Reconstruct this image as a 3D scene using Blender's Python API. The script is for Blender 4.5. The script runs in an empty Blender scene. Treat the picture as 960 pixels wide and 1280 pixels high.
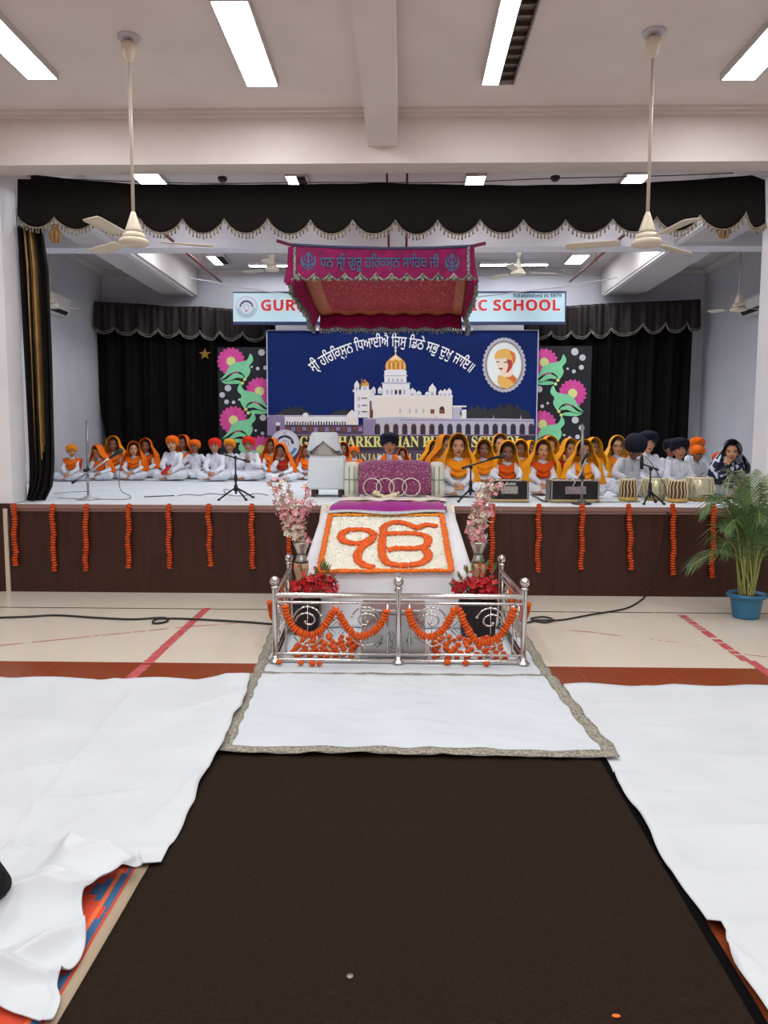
import bpy, math, random
from mathutils import Vector, Matrix, Euler
PI = math.pi
sin, cos, sqrt, atan = math.sin, math.cos, math.sqrt, math.atan
R = random.Random(11)
SC = bpy.context.scene
COL = SC.collection

# ------------------------------------------------------------------ camera
FOC, EYE = 960.0, 1.55
YAW, PITCH, ROLL = atan(23 / 960), atan(90 / 960), 0.003
CF = Vector((-sin(YAW) * cos(PITCH), cos(YAW) * cos(PITCH), -sin(PITCH)))
_r = Vector((cos(YAW), sin(YAW), 0))
_u = _r.cross(CF)
CR = _r * cos(ROLL) + _u * sin(ROLL)
CU = CR.cross(CF)
ORG = Vector((0, 0, EYE))

def ray(px, py):
    return CF + CR * ((px - 480) / FOC) - CU * ((py - 640) / FOC)

def P(px, py, Y=None, z=None, X=None):
    d = ray(px, py)
    if Y is not None: t = Y / d.y
    elif z is not None: t = (z - EYE) / d.z
    else: t = X / d.x
    return ORG + d * t

def PP(px, py, p0, n):
    d = ray(px, py)
    return ORG + d * ((p0 - ORG).dot(n) / d.dot(n))

cam = bpy.data.cameras.new('camera')
camo = bpy.data.objects.new('camera', cam)
COL.objects.link(camo)
cam.sensor_fit = 'VERTICAL'
cam.sensor_height = 36
cam.lens = 36 * FOC / 1280
cam.clip_end = 100
M = Matrix((CR, CU, -CF)).transposed().to_4x4()
M.translation = ORG
camo.matrix_world = M
SC.camera = camo

# ------------------------------------------------------------------ materials
def lin(c):
    return c / 12.92 if c <= 0.04045 else ((c + 0.055) / 1.055) ** 2.4

def rgb(h):
    h = h.lstrip('#')
    return tuple(lin(int(h[i:i + 2], 16) / 255) for i in (0, 2, 4)) + (1,)

MC = {}
def mat(name, col, rough=.6, metal=0, col2=None, scale=8, lo=.35, hi=.65, bump=0, bscale=60, tex='noise', spec=.5, emit=0, stretch=(1, 1, 1), sheen=0, coat=0, detail=3):
    if name in MC: return MC[name]
    m = bpy.data.materials.new(name); m.use_nodes = True
    nt = m.node_tree; b = nt.nodes['Principled BSDF']; L = nt.links
    b.inputs['Base Color'].default_value = rgb(col)
    b.inputs['Roughness'].default_value = rough
    b.inputs['Metallic'].default_value = metal
    b.inputs['Specular IOR Level'].default_value = spec
    if sheen: b.inputs['Sheen Weight'].default_value = sheen
    if coat: b.inputs['Coat Weight'].default_value = coat
    if emit:
        b.inputs['Emission Color'].default_value = rgb(col); b.inputs['Emission Strength'].default_value = emit
    tc = nt.nodes.new('ShaderNodeTexCoord'); mp = nt.nodes.new('ShaderNodeMapping')
    mp.inputs['Scale'].default_value = stretch
    L.new(tc.outputs['Object'], mp.inputs['Vector'])
    if col2:
        if tex == 'voronoi':
            t = nt.nodes.new('ShaderNodeTexVoronoi'); out = t.outputs['Distance']; t.inputs['Scale'].default_value = scale
        elif tex == 'wave':
            t = nt.nodes.new('ShaderNodeTexWave'); out = t.outputs['Fac']; t.inputs['Scale'].default_value = scale; t.inputs['Distortion'].default_value = 3
        else:
            t = nt.nodes.new('ShaderNodeTexNoise'); out = t.outputs['Fac']; t.inputs['Scale'].default_value = scale; t.inputs['Detail'].default_value = detail
        L.new(mp.outputs['Vector'], t.inputs['Vector'])
        cr = nt.nodes.new('ShaderNodeValToRGB')
        cr.color_ramp.elements[0].position = lo; cr.color_ramp.elements[1].position = hi
        cr.color_ramp.elements[0].color = rgb(col); cr.color_ramp.elements[1].color = rgb(col2)
        L.new(out, cr.inputs['Fac']); L.new(cr.outputs['Color'], b.inputs['Base Color'])
    if bump:
        n = nt.nodes.new('ShaderNodeTexNoise'); n.inputs['Scale'].default_value = bscale; n.inputs['Detail'].default_value = 4
        L.new(mp.outputs['Vector'], n.inputs['Vector'])
        bp = nt.nodes.new('ShaderNodeBump'); bp.inputs['Strength'].default_value = bump; bp.inputs['Distance'].default_value = .01
        L.new(n.outputs['Fac'], bp.inputs['Height']); L.new(bp.outputs['Normal'], b.inputs['Normal'])
    MC[name] = m
    return m

# ------------------------------------------------------------------ mesh building
class MB:
    def __init__(s):
        s.v = []; s.f = []; s.m = []
    def add(s, vs, fs, mi=0):
        o = len(s.v)
        s.v += [Vector(p) for p in vs]
        for f in fs:
            s.f.append([i + o for i in f]); s.m.append(mi)
        return s
    def box(s, x0, x1, y0, y1, z0, z1, mi=0, bev=0):
        if bev:
            b = bev; vs = []; ring = []
            prof = [(b, 0), (0, b)]
            rows = [(z0, b), (z0 + b, 0), (z1 - b, 0), (z1, b)]
            for z, i in rows:
                a = i
                pts = [(x0 + b, y0 + a), (x1 - b, y0 + a), (x1 - a, y0 + b), (x1 - a, y1 - b), (x1 - b, y1 - a), (x0 + b, y1 - a), (x0 + a, y1 - b), (x0 + a, y0 + b)]
                vs += [(p[0], p[1], z) for p in pts]
            fs = [list(range(7, -1, -1)), list(range(24, 32))]
            for r in range(3):
                for k in range(8):
                    fs.append([r * 8 + k, r * 8 + (k + 1) % 8, r * 8 + 8 + (k + 1) % 8, r * 8 + 8 + k])
            return s.add(vs, fs, mi)
        vs = [(x, y, z) for z in (z0, z1) for y in (y0, y1) for x in (x0, x1)]
        return s.add(vs, [[0, 2, 3, 1], [4, 5, 7, 6], [0, 1, 5, 4], [2, 6, 7, 3], [0, 4, 6, 2], [1, 3, 7, 5]], mi)
    def tube(s, pts, r, n=8, mi=0, closed=False, flat=None):
        pts = [Vector(p) for p in pts]; N = len(pts)
        rr = r if isinstance(r, (list, tuple)) else [r] * N
        vs = []; up = None
        for i, p in enumerate(pts):
            if closed: t = pts[(i + 1) % N] - pts[i - 1]
            else: t = pts[min(i + 1, N - 1)] - pts[max(i - 1, 0)]
            t = t.normalized() if t.length > 1e-9 else Vector((0, 0, 1))
            if up is None:
                up = Vector((0, 0, 1)) if abs(t.z) < .9 else Vector((0, 1, 0))
            a = up - t * up.dot(t)
            if a.length < 1e-4: a = Vector((1, 0, 0)) - t * t.x
            a.normalize(); b = t.cross(a); up = a
            for k in range(n):
                w = 2 * PI * k / n
                vs.append(p + a * (cos(w) * rr[i]) + b * (sin(w) * rr[i]))
        fs = []
        for i in range(N if closed else N - 1):
            j = (i + 1) % N
            for k in range(n):
                fs.append([i * n + k, i * n + (k + 1) % n, j * n + (k + 1) % n, j * n + k])
        if not closed:
            fs.append(list(range(n - 1, -1, -1))); fs.append([(N - 1) * n + k for k in range(n)])
        return s.add(vs, fs, mi)
    def lathe(s, prof, c=(0, 0, 0), n=20, mi=0, M=None, rip=None):
        c = Vector(c); vs = []
        for (r, z) in prof:
            for k in range(n):
                w = 2 * PI * k / n
                q = r * (1 + (rip(w, z) if rip else 0))
                p = Vector((q * cos(w), q * sin(w), z))
                if M is not None: p = M @ p
                vs.append(p + c)
        fs = []
        for i in range(len(prof) - 1):
            for k in range(n):
                fs.append([i * n + k, i * n + (k + 1) % n, (i + 1) * n + (k + 1) % n, (i + 1) * n + k])
        fs.append(list(range(n - 1, -1, -1))); fs.append([(len(prof) - 1) * n + k for k in range(n)])
        return s.add(vs, fs, mi)
    def ell(s, c, r, nu=12, nv=8, mi=0, M=None):
        if isinstance(r, (int, float)): r = (r, r, r)
        c = Vector(c); vs = [];
        def pt(p):
            p = Vector(p)
            if M is not None: p = M @ p
            return p + c
        vs.append(pt((0, 0, -r[2])))
        for i in range(1, nv):
            a = -PI / 2 + PI * i / nv
            for k in range(nu):
                w = 2 * PI * k / nu
                vs.append(pt((r[0] * cos(a) * cos(w), r[1] * cos(a) * sin(w), r[2] * sin(a))))
        vs.append(pt((0, 0, r[2])))
        fs = [[0, 1 + (k + 1) % nu, 1 + k] for k in range(nu)]
        for i in range(nv - 2):
            for k in range(nu):
                a = 1 + i * nu + k; b = 1 + i * nu + (k + 1) % nu
                fs.append([a, b, b + nu, a + nu])
        t = len(vs) - 1; o = 1 + (nv - 2) * nu
        fs += [[o + k, o + (k + 1) % nu, t] for k in range(nu)]
        return s.add(vs, fs, mi)
    def cap(s, p0, r0, p1, r1, n=12):
        s.tube([p0, p1], [r0, r1], n); s.ell(p0, r0, n, 8); s.ell(p1, r1, n, 8)
        return s
    def grid(s, fn, nu, nv, mi=0, closed=False, mf=None):
        vs = [fn(i / nu, j / nv) for j in range(nv + 1) for i in range(nu + (0 if closed else 1))]
        w = nu if closed else nu + 1
        o = len(s.v); s.v += [Vector(p) for p in vs]
        for j in range(nv):
            for i in range(nu):
                i2 = (i + 1) % w if closed else i + 1
                s.f.append([o + j * w + i, o + j * w + i2, o + (j + 1) * w + i2, o + (j + 1) * w + i])
                s.m.append(mf(i / nu, j / nv) if mf else mi)
        return s
    def poly(s, pts, mi=0):
        return s.add(pts, [list(range(len(pts)))], mi)
    def prism(s, pts, off, mi=0):
        n = len(pts); off = Vector(off)
        vs = [Vector(p) for p in pts] + [Vector(p) + off for p in pts]
        fs = [list(range(n - 1, -1, -1)), list(range(n, 2 * n))] + [[k, (k + 1) % n, n + (k + 1) % n, n + k] for k in range(n)]
        return s.add(vs, fs, mi)
    def mesh(s, name):
        me = bpy.data.meshes.new(name)
        me.from_pydata([tuple(p) for p in s.v], [], s.f)
        me.polygons.foreach_set('material_index', s.m)
        me.update()
        return me

def fixn(me):
    import bmesh
    bm = bmesh.new(); bm.from_mesh(me); bmesh.ops.recalc_face_normals(bm, faces=bm.faces); bm.to_mesh(me); bm.free()

def tag(o, label=None, cat=None, group=None, kind=None):
    if label: o['label'] = label
    if cat: o['category'] = cat
    if group: o['group'] = group
    if kind: o['kind'] = kind
    return o

def wloc(o):
    v = Vector((0, 0, 0))
    while o: v = v + o.location; o = o.parent
    return v

def obj(name, mb, mats, parent=None, smooth=True, solid=0, fix=True, label=None, cat=None, group=None, kind=None, sub=0, auto=None, origin=None, local=False):
    """one mesh object; its vertices are given in world space (local=True: in the parent's space)"""
    if parent is not None and not local:
        o0 = wloc(parent); mb.v = [p - o0 for p in mb.v]
    loc = Vector((0, 0, 0))
    if origin is not None:
        loc = Vector(origin); mb.v = [p - loc for p in mb.v]
    me = mb.mesh(name)
    if not isinstance(mats, (list, tuple)): mats = [mats]
    for m in mats: me.materials.append(m)
    if fix: fixn(me)
    if smooth:
        me.polygons.foreach_set('use_smooth', [True] * len(me.polygons))
        if auto is not None: me.set_sharp_from_angle(angle=math.radians(auto))
    o = bpy.data.objects.new(name, me); COL.objects.link(o)
    o.location = loc
    if parent is not None: o.parent = parent
    if solid:
        md = o.modifiers.new('thickness', 'SOLIDIFY'); md.thickness = solid; md.offset = 0
    if sub:
        md = o.modifiers.new('smooth', 'SUBSURF'); md.levels = sub; md.render_levels = sub
    return tag(o, label, cat, group, kind)

def thing(name, loc, label, cat, group=None, rz=0, kind=None):
    o = bpy.data.objects.new(name, None); COL.objects.link(o)
    o.location = loc; o.rotation_euler = (0, 0, rz); o.empty_display_size = .1
    return tag(o, label, cat, group, kind)

def copy_tree(o, parent=None):
    c = o.copy(); COL.objects.link(c)
    if parent is not None: c.parent = parent
    for ch in list(o.children): copy_tree(ch, c)
    return c

def struct(name, mb, m, **k):
    return obj(name, mb, m, kind='structure', smooth=k.pop('smooth', False), **k)

def lerp(a, b, t): return a + (b - a) * t
def pl(x, pts):
    if x <= pts[0][0]: return pts[0][1]
    for (a, va), (b, vb) in zip(pts, pts[1:]):
        if x <= b: return va + (vb - va) * (x - a) / (b - a)
    return pts[-1][1]

def smoothline(pts, n=6, closed=False):
    """catmull-rom through the points"""
    pts = [Vector(p) for p in pts]; N = len(pts); out = []
    g = (lambda i: pts[i % N]) if closed else (lambda i: pts[max(0, min(N - 1, i))])
    for i in range(N if closed else N - 1):
        p0, p1, p2, p3 = g(i - 1), g(i), g(i + 1), g(i + 2)
        for k in range(n):
            t = k / n
            out.append(.5 * ((2 * p1) + (p2 - p0) * t + (2 * p0 - 5 * p1 + 4 * p2 - p3) * t * t + (3 * p1 - p0 - 3 * p2 + p3) * t ** 3))
    if not closed: out.append(pts[-1])
    return out

def resample(pts, step):
    out = [pts[0].copy()]; acc = 0
    for a, b in zip(pts, pts[1:]):
        L = (b - a).length; d = step - acc
        while d <= L and L > 0:
            out.append(a + (b - a) * (d / L)); d += step
        acc = (acc + L) % step if L else acc
    return out

def text2d(s, size=1, bold=0, res=2):
    """flat outline mesh of a string: list of (x, z), faces"""
    c = bpy.data.curves.new('lettering', 'FONT'); c.body = s; c.size = size; c.resolution_u = res
    c.offset = 0
    if bold: c.bevel_depth = bold; c.bevel_resolution = 0
    o = bpy.data.objects.new('lettering', c); COL.objects.link(o)
    dg = bpy.context.evaluated_depsgraph_get(); ev = o.evaluated_get(dg); me = ev.to_mesh()
    vs = [(v.co.x, v.co.y, v.co.z) for v in me.vertices]; fs = [list(p.vertices) for p in me.polygons]
    ev.to_mesh_clear(); bpy.data.objects.remove(o); bpy.data.curves.remove(c)
    x0 = min(v[0] for v in vs); x1 = max(v[0] for v in vs); y0 = min(v[1] for v in vs); y1 = max(v[1] for v in vs)
    return vs, fs, (x0, x1, y0, y1)

def text_px(mb, s, x0, x1, ytop, ybot, mapf, mi=0, bold=0, grow=0):
    """lettering fitted to the pixel box; mapf turns a pixel into a point of the surface it is printed on"""
    vs, fs, (a, b, c, d) = text2d(s, 1, bold)
    fx = lambda v: x0 + (v[0] - a) / (b - a) * (x1 - x0)
    fy = lambda v: ybot + (v[1] - c) / (d - c) * (ytop - ybot)
    mb.add([mapf(fx(v), fy(v)) + Vector((0, -.03 * v[2], 0)) for v in vs], fs, mi)

def visual_gurmukhi(s):
    """put the short-i sign before its consonant, as it is written"""
    out = []; i = 0
    cons = [chr(c) for c in range(0x0A15, 0x0A3A)] + ['\u0a07']
    ch = list(s); k = 0
    while k < len(ch):
        if ch[k] == '\u0a3f':
            j = len(out) - 1
            while j > 0 and out[j] in ('\u0a4d', '\u0a3c'): j -= 1
            out.insert(j, '\u0a3f')
        else: out.append(ch[k])
        k += 1
    return ''.join(out)
# ------------------------------------------------------------------ the hall
YS = 7.63           # stage front
YW = 7.66           # piers beside the stage opening
ZS = .9             # stage height
YR = 14.2           # rear wall of the stage
XL, XR = -6.6, 6.4
ZC = P(480, 139, Y=7.4).z
ZB = P(480, 204, Y=7.4).z
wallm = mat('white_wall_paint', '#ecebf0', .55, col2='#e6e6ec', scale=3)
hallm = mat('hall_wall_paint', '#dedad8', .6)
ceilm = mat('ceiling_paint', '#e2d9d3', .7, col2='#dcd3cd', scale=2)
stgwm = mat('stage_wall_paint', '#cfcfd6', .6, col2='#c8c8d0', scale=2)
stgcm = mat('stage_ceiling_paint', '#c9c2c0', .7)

def floor_material():
    m = bpy.data.materials.new('cream_and_terracotta_tiles'); m.use_nodes = True
    nt = m.node_tree; L = nt.links; b = nt.nodes['Principled BSDF']
    b.inputs['Roughness'].default_value = .22; b.inputs['Specular IOR Level'].default_value = .3
    tc = nt.nodes.new('ShaderNodeTexCoord'); sx = nt.nodes.new('ShaderNodeSeparateXYZ')
    L.new(tc.outputs['Object'], sx.inputs[0])
    def M(op, a, v=None, c=None):
        n = nt.nodes.new('ShaderNodeMath'); n.operation = op
        for k, q in enumerate((a, v, c)):
            if q is None: continue
            if isinstance(q, (int, float)): n.inputs[k].default_value = q
            else: L.new(q, n.inputs[k])
        return n.outputs[0]
    def mix(f, a, c):
        n = nt.nodes.new('ShaderNodeMix'); n.data_type = 'RGBA'; L.new(f, n.inputs[0])
        for k, q in ((6, a), (7, c)):
            if isinstance(q, str): n.inputs[k].default_value = rgb(q)
            else: L.new(q, n.inputs[k])
        return n.outputs[2]
    def joint(v, per, w, off=0):
        f = M('FRACT', M('DIVIDE', M('ADD', v, 100 * per + off), per))
        return M('LESS_THAN', M('MINIMUM', f, M('SUBTRACT', 1, f)), w / per)
    x, y = sx.outputs[0], sx.outputs[1]
    nz = nt.nodes.new('ShaderNodeTexNoise'); nz.inputs['Scale'].default_value = 1.5; L.new(tc.outputs['Object'], nz.inputs['Vector'])
    cream = mix(nz.outputs[0], '#d3cabb', '#ddd5c6')
    cream = mix(M('MAXIMUM', joint(x, 1.2, .0012), joint(y, 1.2, .0012, .3)), cream, '#cfc6b7')
    terra = mix(nz.outputs[0], '#7e3a20', '#8f4627')
    terra = mix(joint(M('ADD', x, M('MULTIPLY', y, 0)), .6, .002), terra, '#a0583a')
    yb = P(480, 831, z=0).y
    base = mix(M('LESS_THAN', y, yb), cream, terra)
    yd = P(480, 763, z=0).y
    dl = M('LESS_THAN', M('ABSOLUTE', M('SUBTRACT', y, yd)), .014)
    n2 = nt.nodes.new('ShaderNodeTexNoise'); n2.inputs['Scale'].default_value = 9; L.new(tc.outputs['Object'], n2.inputs['Vector'])
    dark = mix(M('GREATER_THAN', n2.outputs[0], .64), '#3a322c', '#9a9186')
    base = mix(dl, base, dark)
    L.new(base, b.inputs['Base Color'])
    return m

struct('floor', MB().box(XL, XR, -8, YS + .2, -.1, 0), floor_material())
struct('ceiling', MB().box(XL, XR, -8, 7.4, ZC, ZC + .15), ceilm)
struct('wall_left', MB().box(XL - .15, XL, -8, YW + .3, 0, ZC), hallm)
struct('wall_right', MB().box(XR, XR + .15, -8, YW + .3, 0, ZC), hallm)
struct('wall_rear', MB().box(XL - .15, XR + .15, -8.15, -8, 0, ZC + .1), hallm)
xpl, xpr = P(21, 300, Y=YW + .3).x, P(953, 300, Y=YW + .3).x
YB2 = 7.67
struct('wall_stage_left', MB().box(XL, xpl, YW, YW + .3, ZS, ZB + .02), wallm)
struct('wall_stage_right', MB().box(xpr, XR, YW, YW + .3, ZS, ZB + .02), wallm)
# the deep beam over the stage opening, with its small cove against the ceiling
struct('ceiling_beam', MB().box(XL, XR, 7.4, YB2, ZB, ZC + .15), ceilm)
struct('trim_1', MB().box(XL, XR, 7.35, 7.4, ZC - .05, ZC).box(XL, XR, 7.31, 7.35, ZC - .025, ZC), ceilm)
bx0, bx1 = P(460, 183, Y=7.4).x, P(497, 183, Y=7.4).x
struct('ceiling_beam', MB().box(bx0, bx1, -8, 7.4, P(478, 183, Y=7.4).z, ZC), ceilm)

# ------------------------------------------------------------------ the stage box
SL, SR = -5.5, 5.4
ZSC = P(480, 338, Y=YR).z
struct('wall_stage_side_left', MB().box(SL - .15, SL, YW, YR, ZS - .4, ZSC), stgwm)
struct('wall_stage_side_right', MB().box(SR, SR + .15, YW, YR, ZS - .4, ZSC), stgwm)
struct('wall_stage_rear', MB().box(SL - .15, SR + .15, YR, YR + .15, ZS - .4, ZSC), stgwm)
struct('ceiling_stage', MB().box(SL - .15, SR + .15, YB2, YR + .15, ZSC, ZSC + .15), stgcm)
cb = MB()
def cornice(a, b, nrm):
    a, b, nrm = Vector(a), Vector(b), Vector(nrm)
    prof = [(0, 0), (.1, 0), (.1, -.02), (.03, -.08), (.03, -.1), (0, -.1)]
    pa = [a + nrm * p + Vector((0, 0, q)) for p, q in prof]
    cb.prism(pa, b - a)
cornice((SL, 11, ZSC), (SL, YR, ZSC), (1, 0, 0)); cornice((SR, 11, ZSC), (SR, YR, ZSC), (-1, 0, 0)); cornice((SL, YR, ZSC), (SR, YR, ZSC), (0, -1, 0))
struct('trim_2', cb, stgcm)
yb = 10.4
zbb = P(480, 309, Y=yb).z
struct('ceiling_beam', MB().box(SL, SR, yb, yb + .3, zbb, ZSC), wallm)
conduit = mat('white_plastic_casing', '#e8e6e6', .4)
for (pa, pb, side) in ((204, 246, 1), (752, 802, -1)):
    zz = P(480, 371, Y=YR).z
    a, b = P(pa, 371, Y=YR - .15).x, P(pb, 371, Y=YR - .15).x
    bm_ = struct('ceiling_beam', MB().box(a, b, YB2, YR - .12, zz, ZSC), stgcm)
    xx = b - .1 if side > 0 else a + .02
    obj('cable_casing', MB().box(xx, xx + .05, YB2 + .5, YR - .2, zz - .03, zz).box(xx - .06 * side, xx - .06 * side + .03, YB2 + .5, YR - .5, zz - .02, zz), conduit, bm_, smooth=False)

brownm = mat('brown_laminate', '#40211a', .38, col2='#35190f', scale=5, stretch=(3, 3, .5), spec=.35)
trimm = mat('stage_edge_trim', '#8a6a62', .4)
stg = thing('stage', (0, YS, 0), None, None, kind='structure')
obj('front_panel', MB().box(XL, XR, YS, YS + .06, 0, ZS - .07), brownm, stg, smooth=False)
obj('edge_trim', MB().box(xpl, xpr, YS - .03, YS + .1, ZS - .045, ZS - .005).box(xpl, xpr, YS - .015, YS + .1, ZS - .075, ZS - .045), trimm, stg, smooth=False)
obj('edge_trim', MB().box(XL, xpl, YS, YS + .1, ZS - .07, ZS).box(xpr, XR, YS, YS + .1, ZS - .07, ZS), brownm, stg, smooth=False)
xc = P(9.5, 690, Y=YS).x
obj('corner_strip', MB().box(xc - .02, xc + .02, YS - .02, YS, 0, ZS - .05), mat('cream_trim_paint', '#cdbfae', .5), stg, smooth=False)
obj('platform', MB().box(SL, SR, YS + .06, YR, ZS - .2, ZS - .012), brownm, stg, smooth=False)

# white sheeting on the stage
whitec = mat('white_cotton', '#dfe5ea', .85, col2='#d8dfe5', scale=3, bump=.12, bscale=25)
def stage_sheet(u, v):
    y = lerp(YS + .005, YR - .02, v); x = lerp(SL + .02, SR - .02, u)
    z = ZS - .004
    if y < YW + .35: x = max(xpl + .01, min(xpr - .01, x))
    f = min(1, (y - YS) * 3)
    z += f * (.006 * sin(9 * x + 3 * sin(2 * y)) * sin(7 * y + 2 * x) * .5)
    return (x, y, min(z, ZS - .001))
obj('floor_sheet', MB().grid(stage_sheet, 140, 80), whitec, label='white cotton sheet spread over the whole stage under the seated children', cat='sheet')

# ------------------------------------------------------------------ lights
ledm = mat('lit_diffuser', '#fdfdff', .4, emit=30)
ledm2 = mat('lit_stage_diffuser', '#f6f9ff', .4, emit=26)
framem = mat('white_fitting_metal', '#c9c5c2', .35, metal=.2)
louvm = mat('louvre_metal', '#6f6259', .3, metal=.6)
def ceiling_light(loc, w, l, label, half=False, group=None, m=None, zc=None, rot=0):
    t = thing('ceiling_light', loc, label, 'light', group, rz=rot)
    h = .055
    f = MB().box(-w / 2 - .012, -w / 2, -l / 2, l / 2, -h, 0).box(w / 2, w / 2 + .012, -l / 2, l / 2, -h, 0).box(-w / 2 - .012, w / 2 + .012, -l / 2 - .012, -l / 2, -h, 0).box(-w / 2 - .012, w / 2 + .012, l / 2, l / 2 + .012, -h, 0).box(-w / 2, w / 2, -l / 2, l / 2, -.01, 0)
    obj('frame', f, framem, t, smooth=False, local=True)
    xe = 0 if half else w / 2
    obj('diffuser', MB().box(-w / 2, xe, -l / 2, l / 2, -h + .004, -.015), m or ledm, t, smooth=False, local=True, label='lit white diffuser')
    if half:
        lo = MB()
        n = 9
        for i in range(n):
            y = -l / 2 + (i + .5) * l / n
            lo.add([(0.01, y - .035, -h), (w / 2, y - .035, -h), (w / 2, y + .012, -.02), (.01, y + .012, -.02)], [[0, 1, 2, 3]])
            lo.box(0.01, w / 2, y - .005, y + .005, -h + .002, -.015)
        lo.box(0, .01, -l / 2, l / 2, -h, -.01).box(w / 2 - .015, w / 2, -l / 2, l / 2, -h, -.01)
        obj('louvre', lo, louvm, t, smooth=False, local=True, label='unlit half with metal louvres')
    return t
hl = [(('leftmost of the four hall ceiling lights, cut by the left frame edge'), 36, 72, 100), ('hall ceiling light between the left fan and the central beam', 310, 347, 109), ('half-lit hall ceiling light with dark louvres, right of the central beam', 603, 642, 107), ('rightmost of the four hall ceiling lights, beyond the right fan', 902, 942, 101)]
for i, (lab, a, b, y) in enumerate(hl):
    p0, p1 = P(a, y, z=ZC - .055), P(b, y, z=ZC - .055)
    ceiling_light(((p0.x + p1.x) / 2, p0.y - .64, ZC), p1.x - p0.x, 1.26, lab, half=(i == 2), group='hall ceiling lights')
sl = [(163, 196, 217, 'lit panel above the left end of the front valance', 0, 0), (357, 382, 221, 'small half-louvred panel above the valance left of centre', 1, 0), (584, 607, 221, 'lit panel above the valance right of centre', 0, 0), (785, 812, 219, 'lit panel above the valance beside the right hall fan rod', 0, 0),
      (269, 289, 331, 'half-louvred stage light seen under the left beam', 1, 0), (706, 726, 330, 'lit stage light near the right red pipe', 0, 0)]
for a, b, y, lab, half, rot in sl:
    p0, p1 = P(a, y, z=ZSC - .055), P(b, y, z=ZSC - .055)
    ceiling_light(((p0.x + p1.x) / 2, p0.y + (.3 if y < 300 else -.3), ZSC), p1.x - p0.x, .6 if y > 300 else .62, lab, half=bool(half), group='stage ceiling lights', m=ledm2)
for a, b, y, lab in ((313, 377, 334, 'long cross-wise tube fitting above the left of the sign'), (600, 683, 333, 'long cross-wise tube fitting above the right of the sign')):
    p0, p1 = P(a, y, z=ZSC - .055), P(b, y, z=ZSC - .055)
    ceiling_light(((p0.x + p1.x) / 2, p0.y, ZSC), .3, p1.x - p0.x, lab, half=True, group='stage ceiling lights', rot=PI / 2, m=ledm2)
# the rest of the hall's lights, behind the viewer
for yy in (3.4, .6, -2.2, -5):
    for xx in (-3.2, -1.2, .9, 3.0):
        la = bpy.data.lights.new('hall_light', 'AREA'); la.shape = 'RECTANGLE'; la.size = .27; la.size_y = 1.26; la.energy = 34; la.color = (1, .985, .96)
        lo_ = bpy.data.objects.new('hall_light', la); COL.objects.link(lo_); lo_.location = (xx, yy, ZC - .06)
for yy, xs in ((11.2, (-3.0, -.8, 1.4, 3.2)),):
    for xx in xs:
        la = bpy.data.lights.new('stage_light', 'AREA'); la.shape = 'RECTANGLE'; la.size = .3; la.size_y = .6; la.energy = 36; la.color = (.93, .96, 1)
        lo_ = bpy.data.objects.new('stage_light', la); COL.objects.link(lo_); lo_.location = (xx, yy, ZSC - .06)

# ------------------------------------------------------------------ fans
fanm = mat('cream_fan_enamel', '#d9cfba', .35, spec=.4)
rodm = mat('fan_rod_enamel', '#b5aa9c', .4)
fan_dark = mat('fan_motor_gap', '#7c7452', .5)
def fan(px, ptop, pbot, Y, label, rot, ceil_z, R_=.6, group=None, s=1):
    top = P(px[0], ptop, Y=Y); bot = P(px[1], pbot, Y=Y)
    top.x = (top.x + bot.x) / 2
    t = thing('ceiling_fan', (top.x, Y, bot.z), label, 'fan', group)
    H_ = ceil_z - bot.z
    obj('ceiling_plate', MB().lathe([(.085 * s, H_), (.085 * s, H_ - .012), (.03, H_ - .02)], n=20), mat('fan_plate', '#c8c6cc', .4), t, local=True)
    obj('upper_cup', MB().lathe([(.055 * s, H_ - .05), (.058 * s, H_ - .07), (.045 * s, H_ - .13), (.018, H_ - .19)], n=20), fanm, t, local=True)
    obj('rod', MB().tube([(0, 0, .1), (0, 0, H_ - .02)], .013 * s, 10), rodm, t, local=True)
    obj('lower_cup', MB().lathe([(.016, .24 * s), (.03 * s, .2 * s), (.06 * s, .11 * s), (.064 * s, .09 * s)], n=20), fanm, t, local=True)
    mo = obj('motor', MB().lathe([(.05 * s, .088 * s), (.075 * s, .078 * s), (.088 * s, .06 * s), (.088 * s, .048 * s), (.07 * s, .044 * s), (.07 * s, .036 * s), (.105 * s, .032 * s), (.115 * s, .02 * s), (.112 * s, .0), (.08 * s, -.012 * s), (.02 * s, -.016 * s)], n=28), fanm, t, local=True)
    obj('motor_band', MB().lathe([(.072 * s, .044 * s), (.072 * s, .036 * s)], n=28), fan_dark, mo)
    for k in range(3):
        a = rot + k * 2 * PI / 3
        d = Vector((cos(a), sin(a), 0)); n = Vector((-sin(a), cos(a), 0))
        def bl(u, v, d=d, n=n):
            r = lerp(.2 * s, R_, v); w = lerp(.05, .068, v) * (1 if v < .93 else .8) * s
            return d * r + n * (u - .5) * 2 * w + Vector((0, 0, .03 + (u - .5) * .018))
        m_ = MB().grid(bl, 4, 10)
        b_ = obj('blade', m_, fanm, t, local=True, solid=.006)
        obj('blade_arm', MB().tube([d * .09 * s + Vector((0, 0, .03)), d * .24 * s + Vector((0, 0, .028))], .012, 6), fanm, b_)
fan((160, 168), 32, 305, 6.05, 'cream ceiling fan on a long rod hanging in front of the left of the valance', .35, ZC, group='hall ceiling fans')
fan((820, 806), 30, 306, 6.05, 'cream ceiling fan on a long rod hanging in front of the right of the valance', .75, ZC, group='hall ceiling fans')
fan((340, 340), 318, 338, 12.75, 'small far fan half hidden behind the left end of the canopy', .5, ZSC, group='stage ceiling fans')
fan((648, 648), 318, 343, 12.4, 'short-rod fan over the right of the school sign', .15, ZSC, group='stage ceiling fans')
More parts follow.
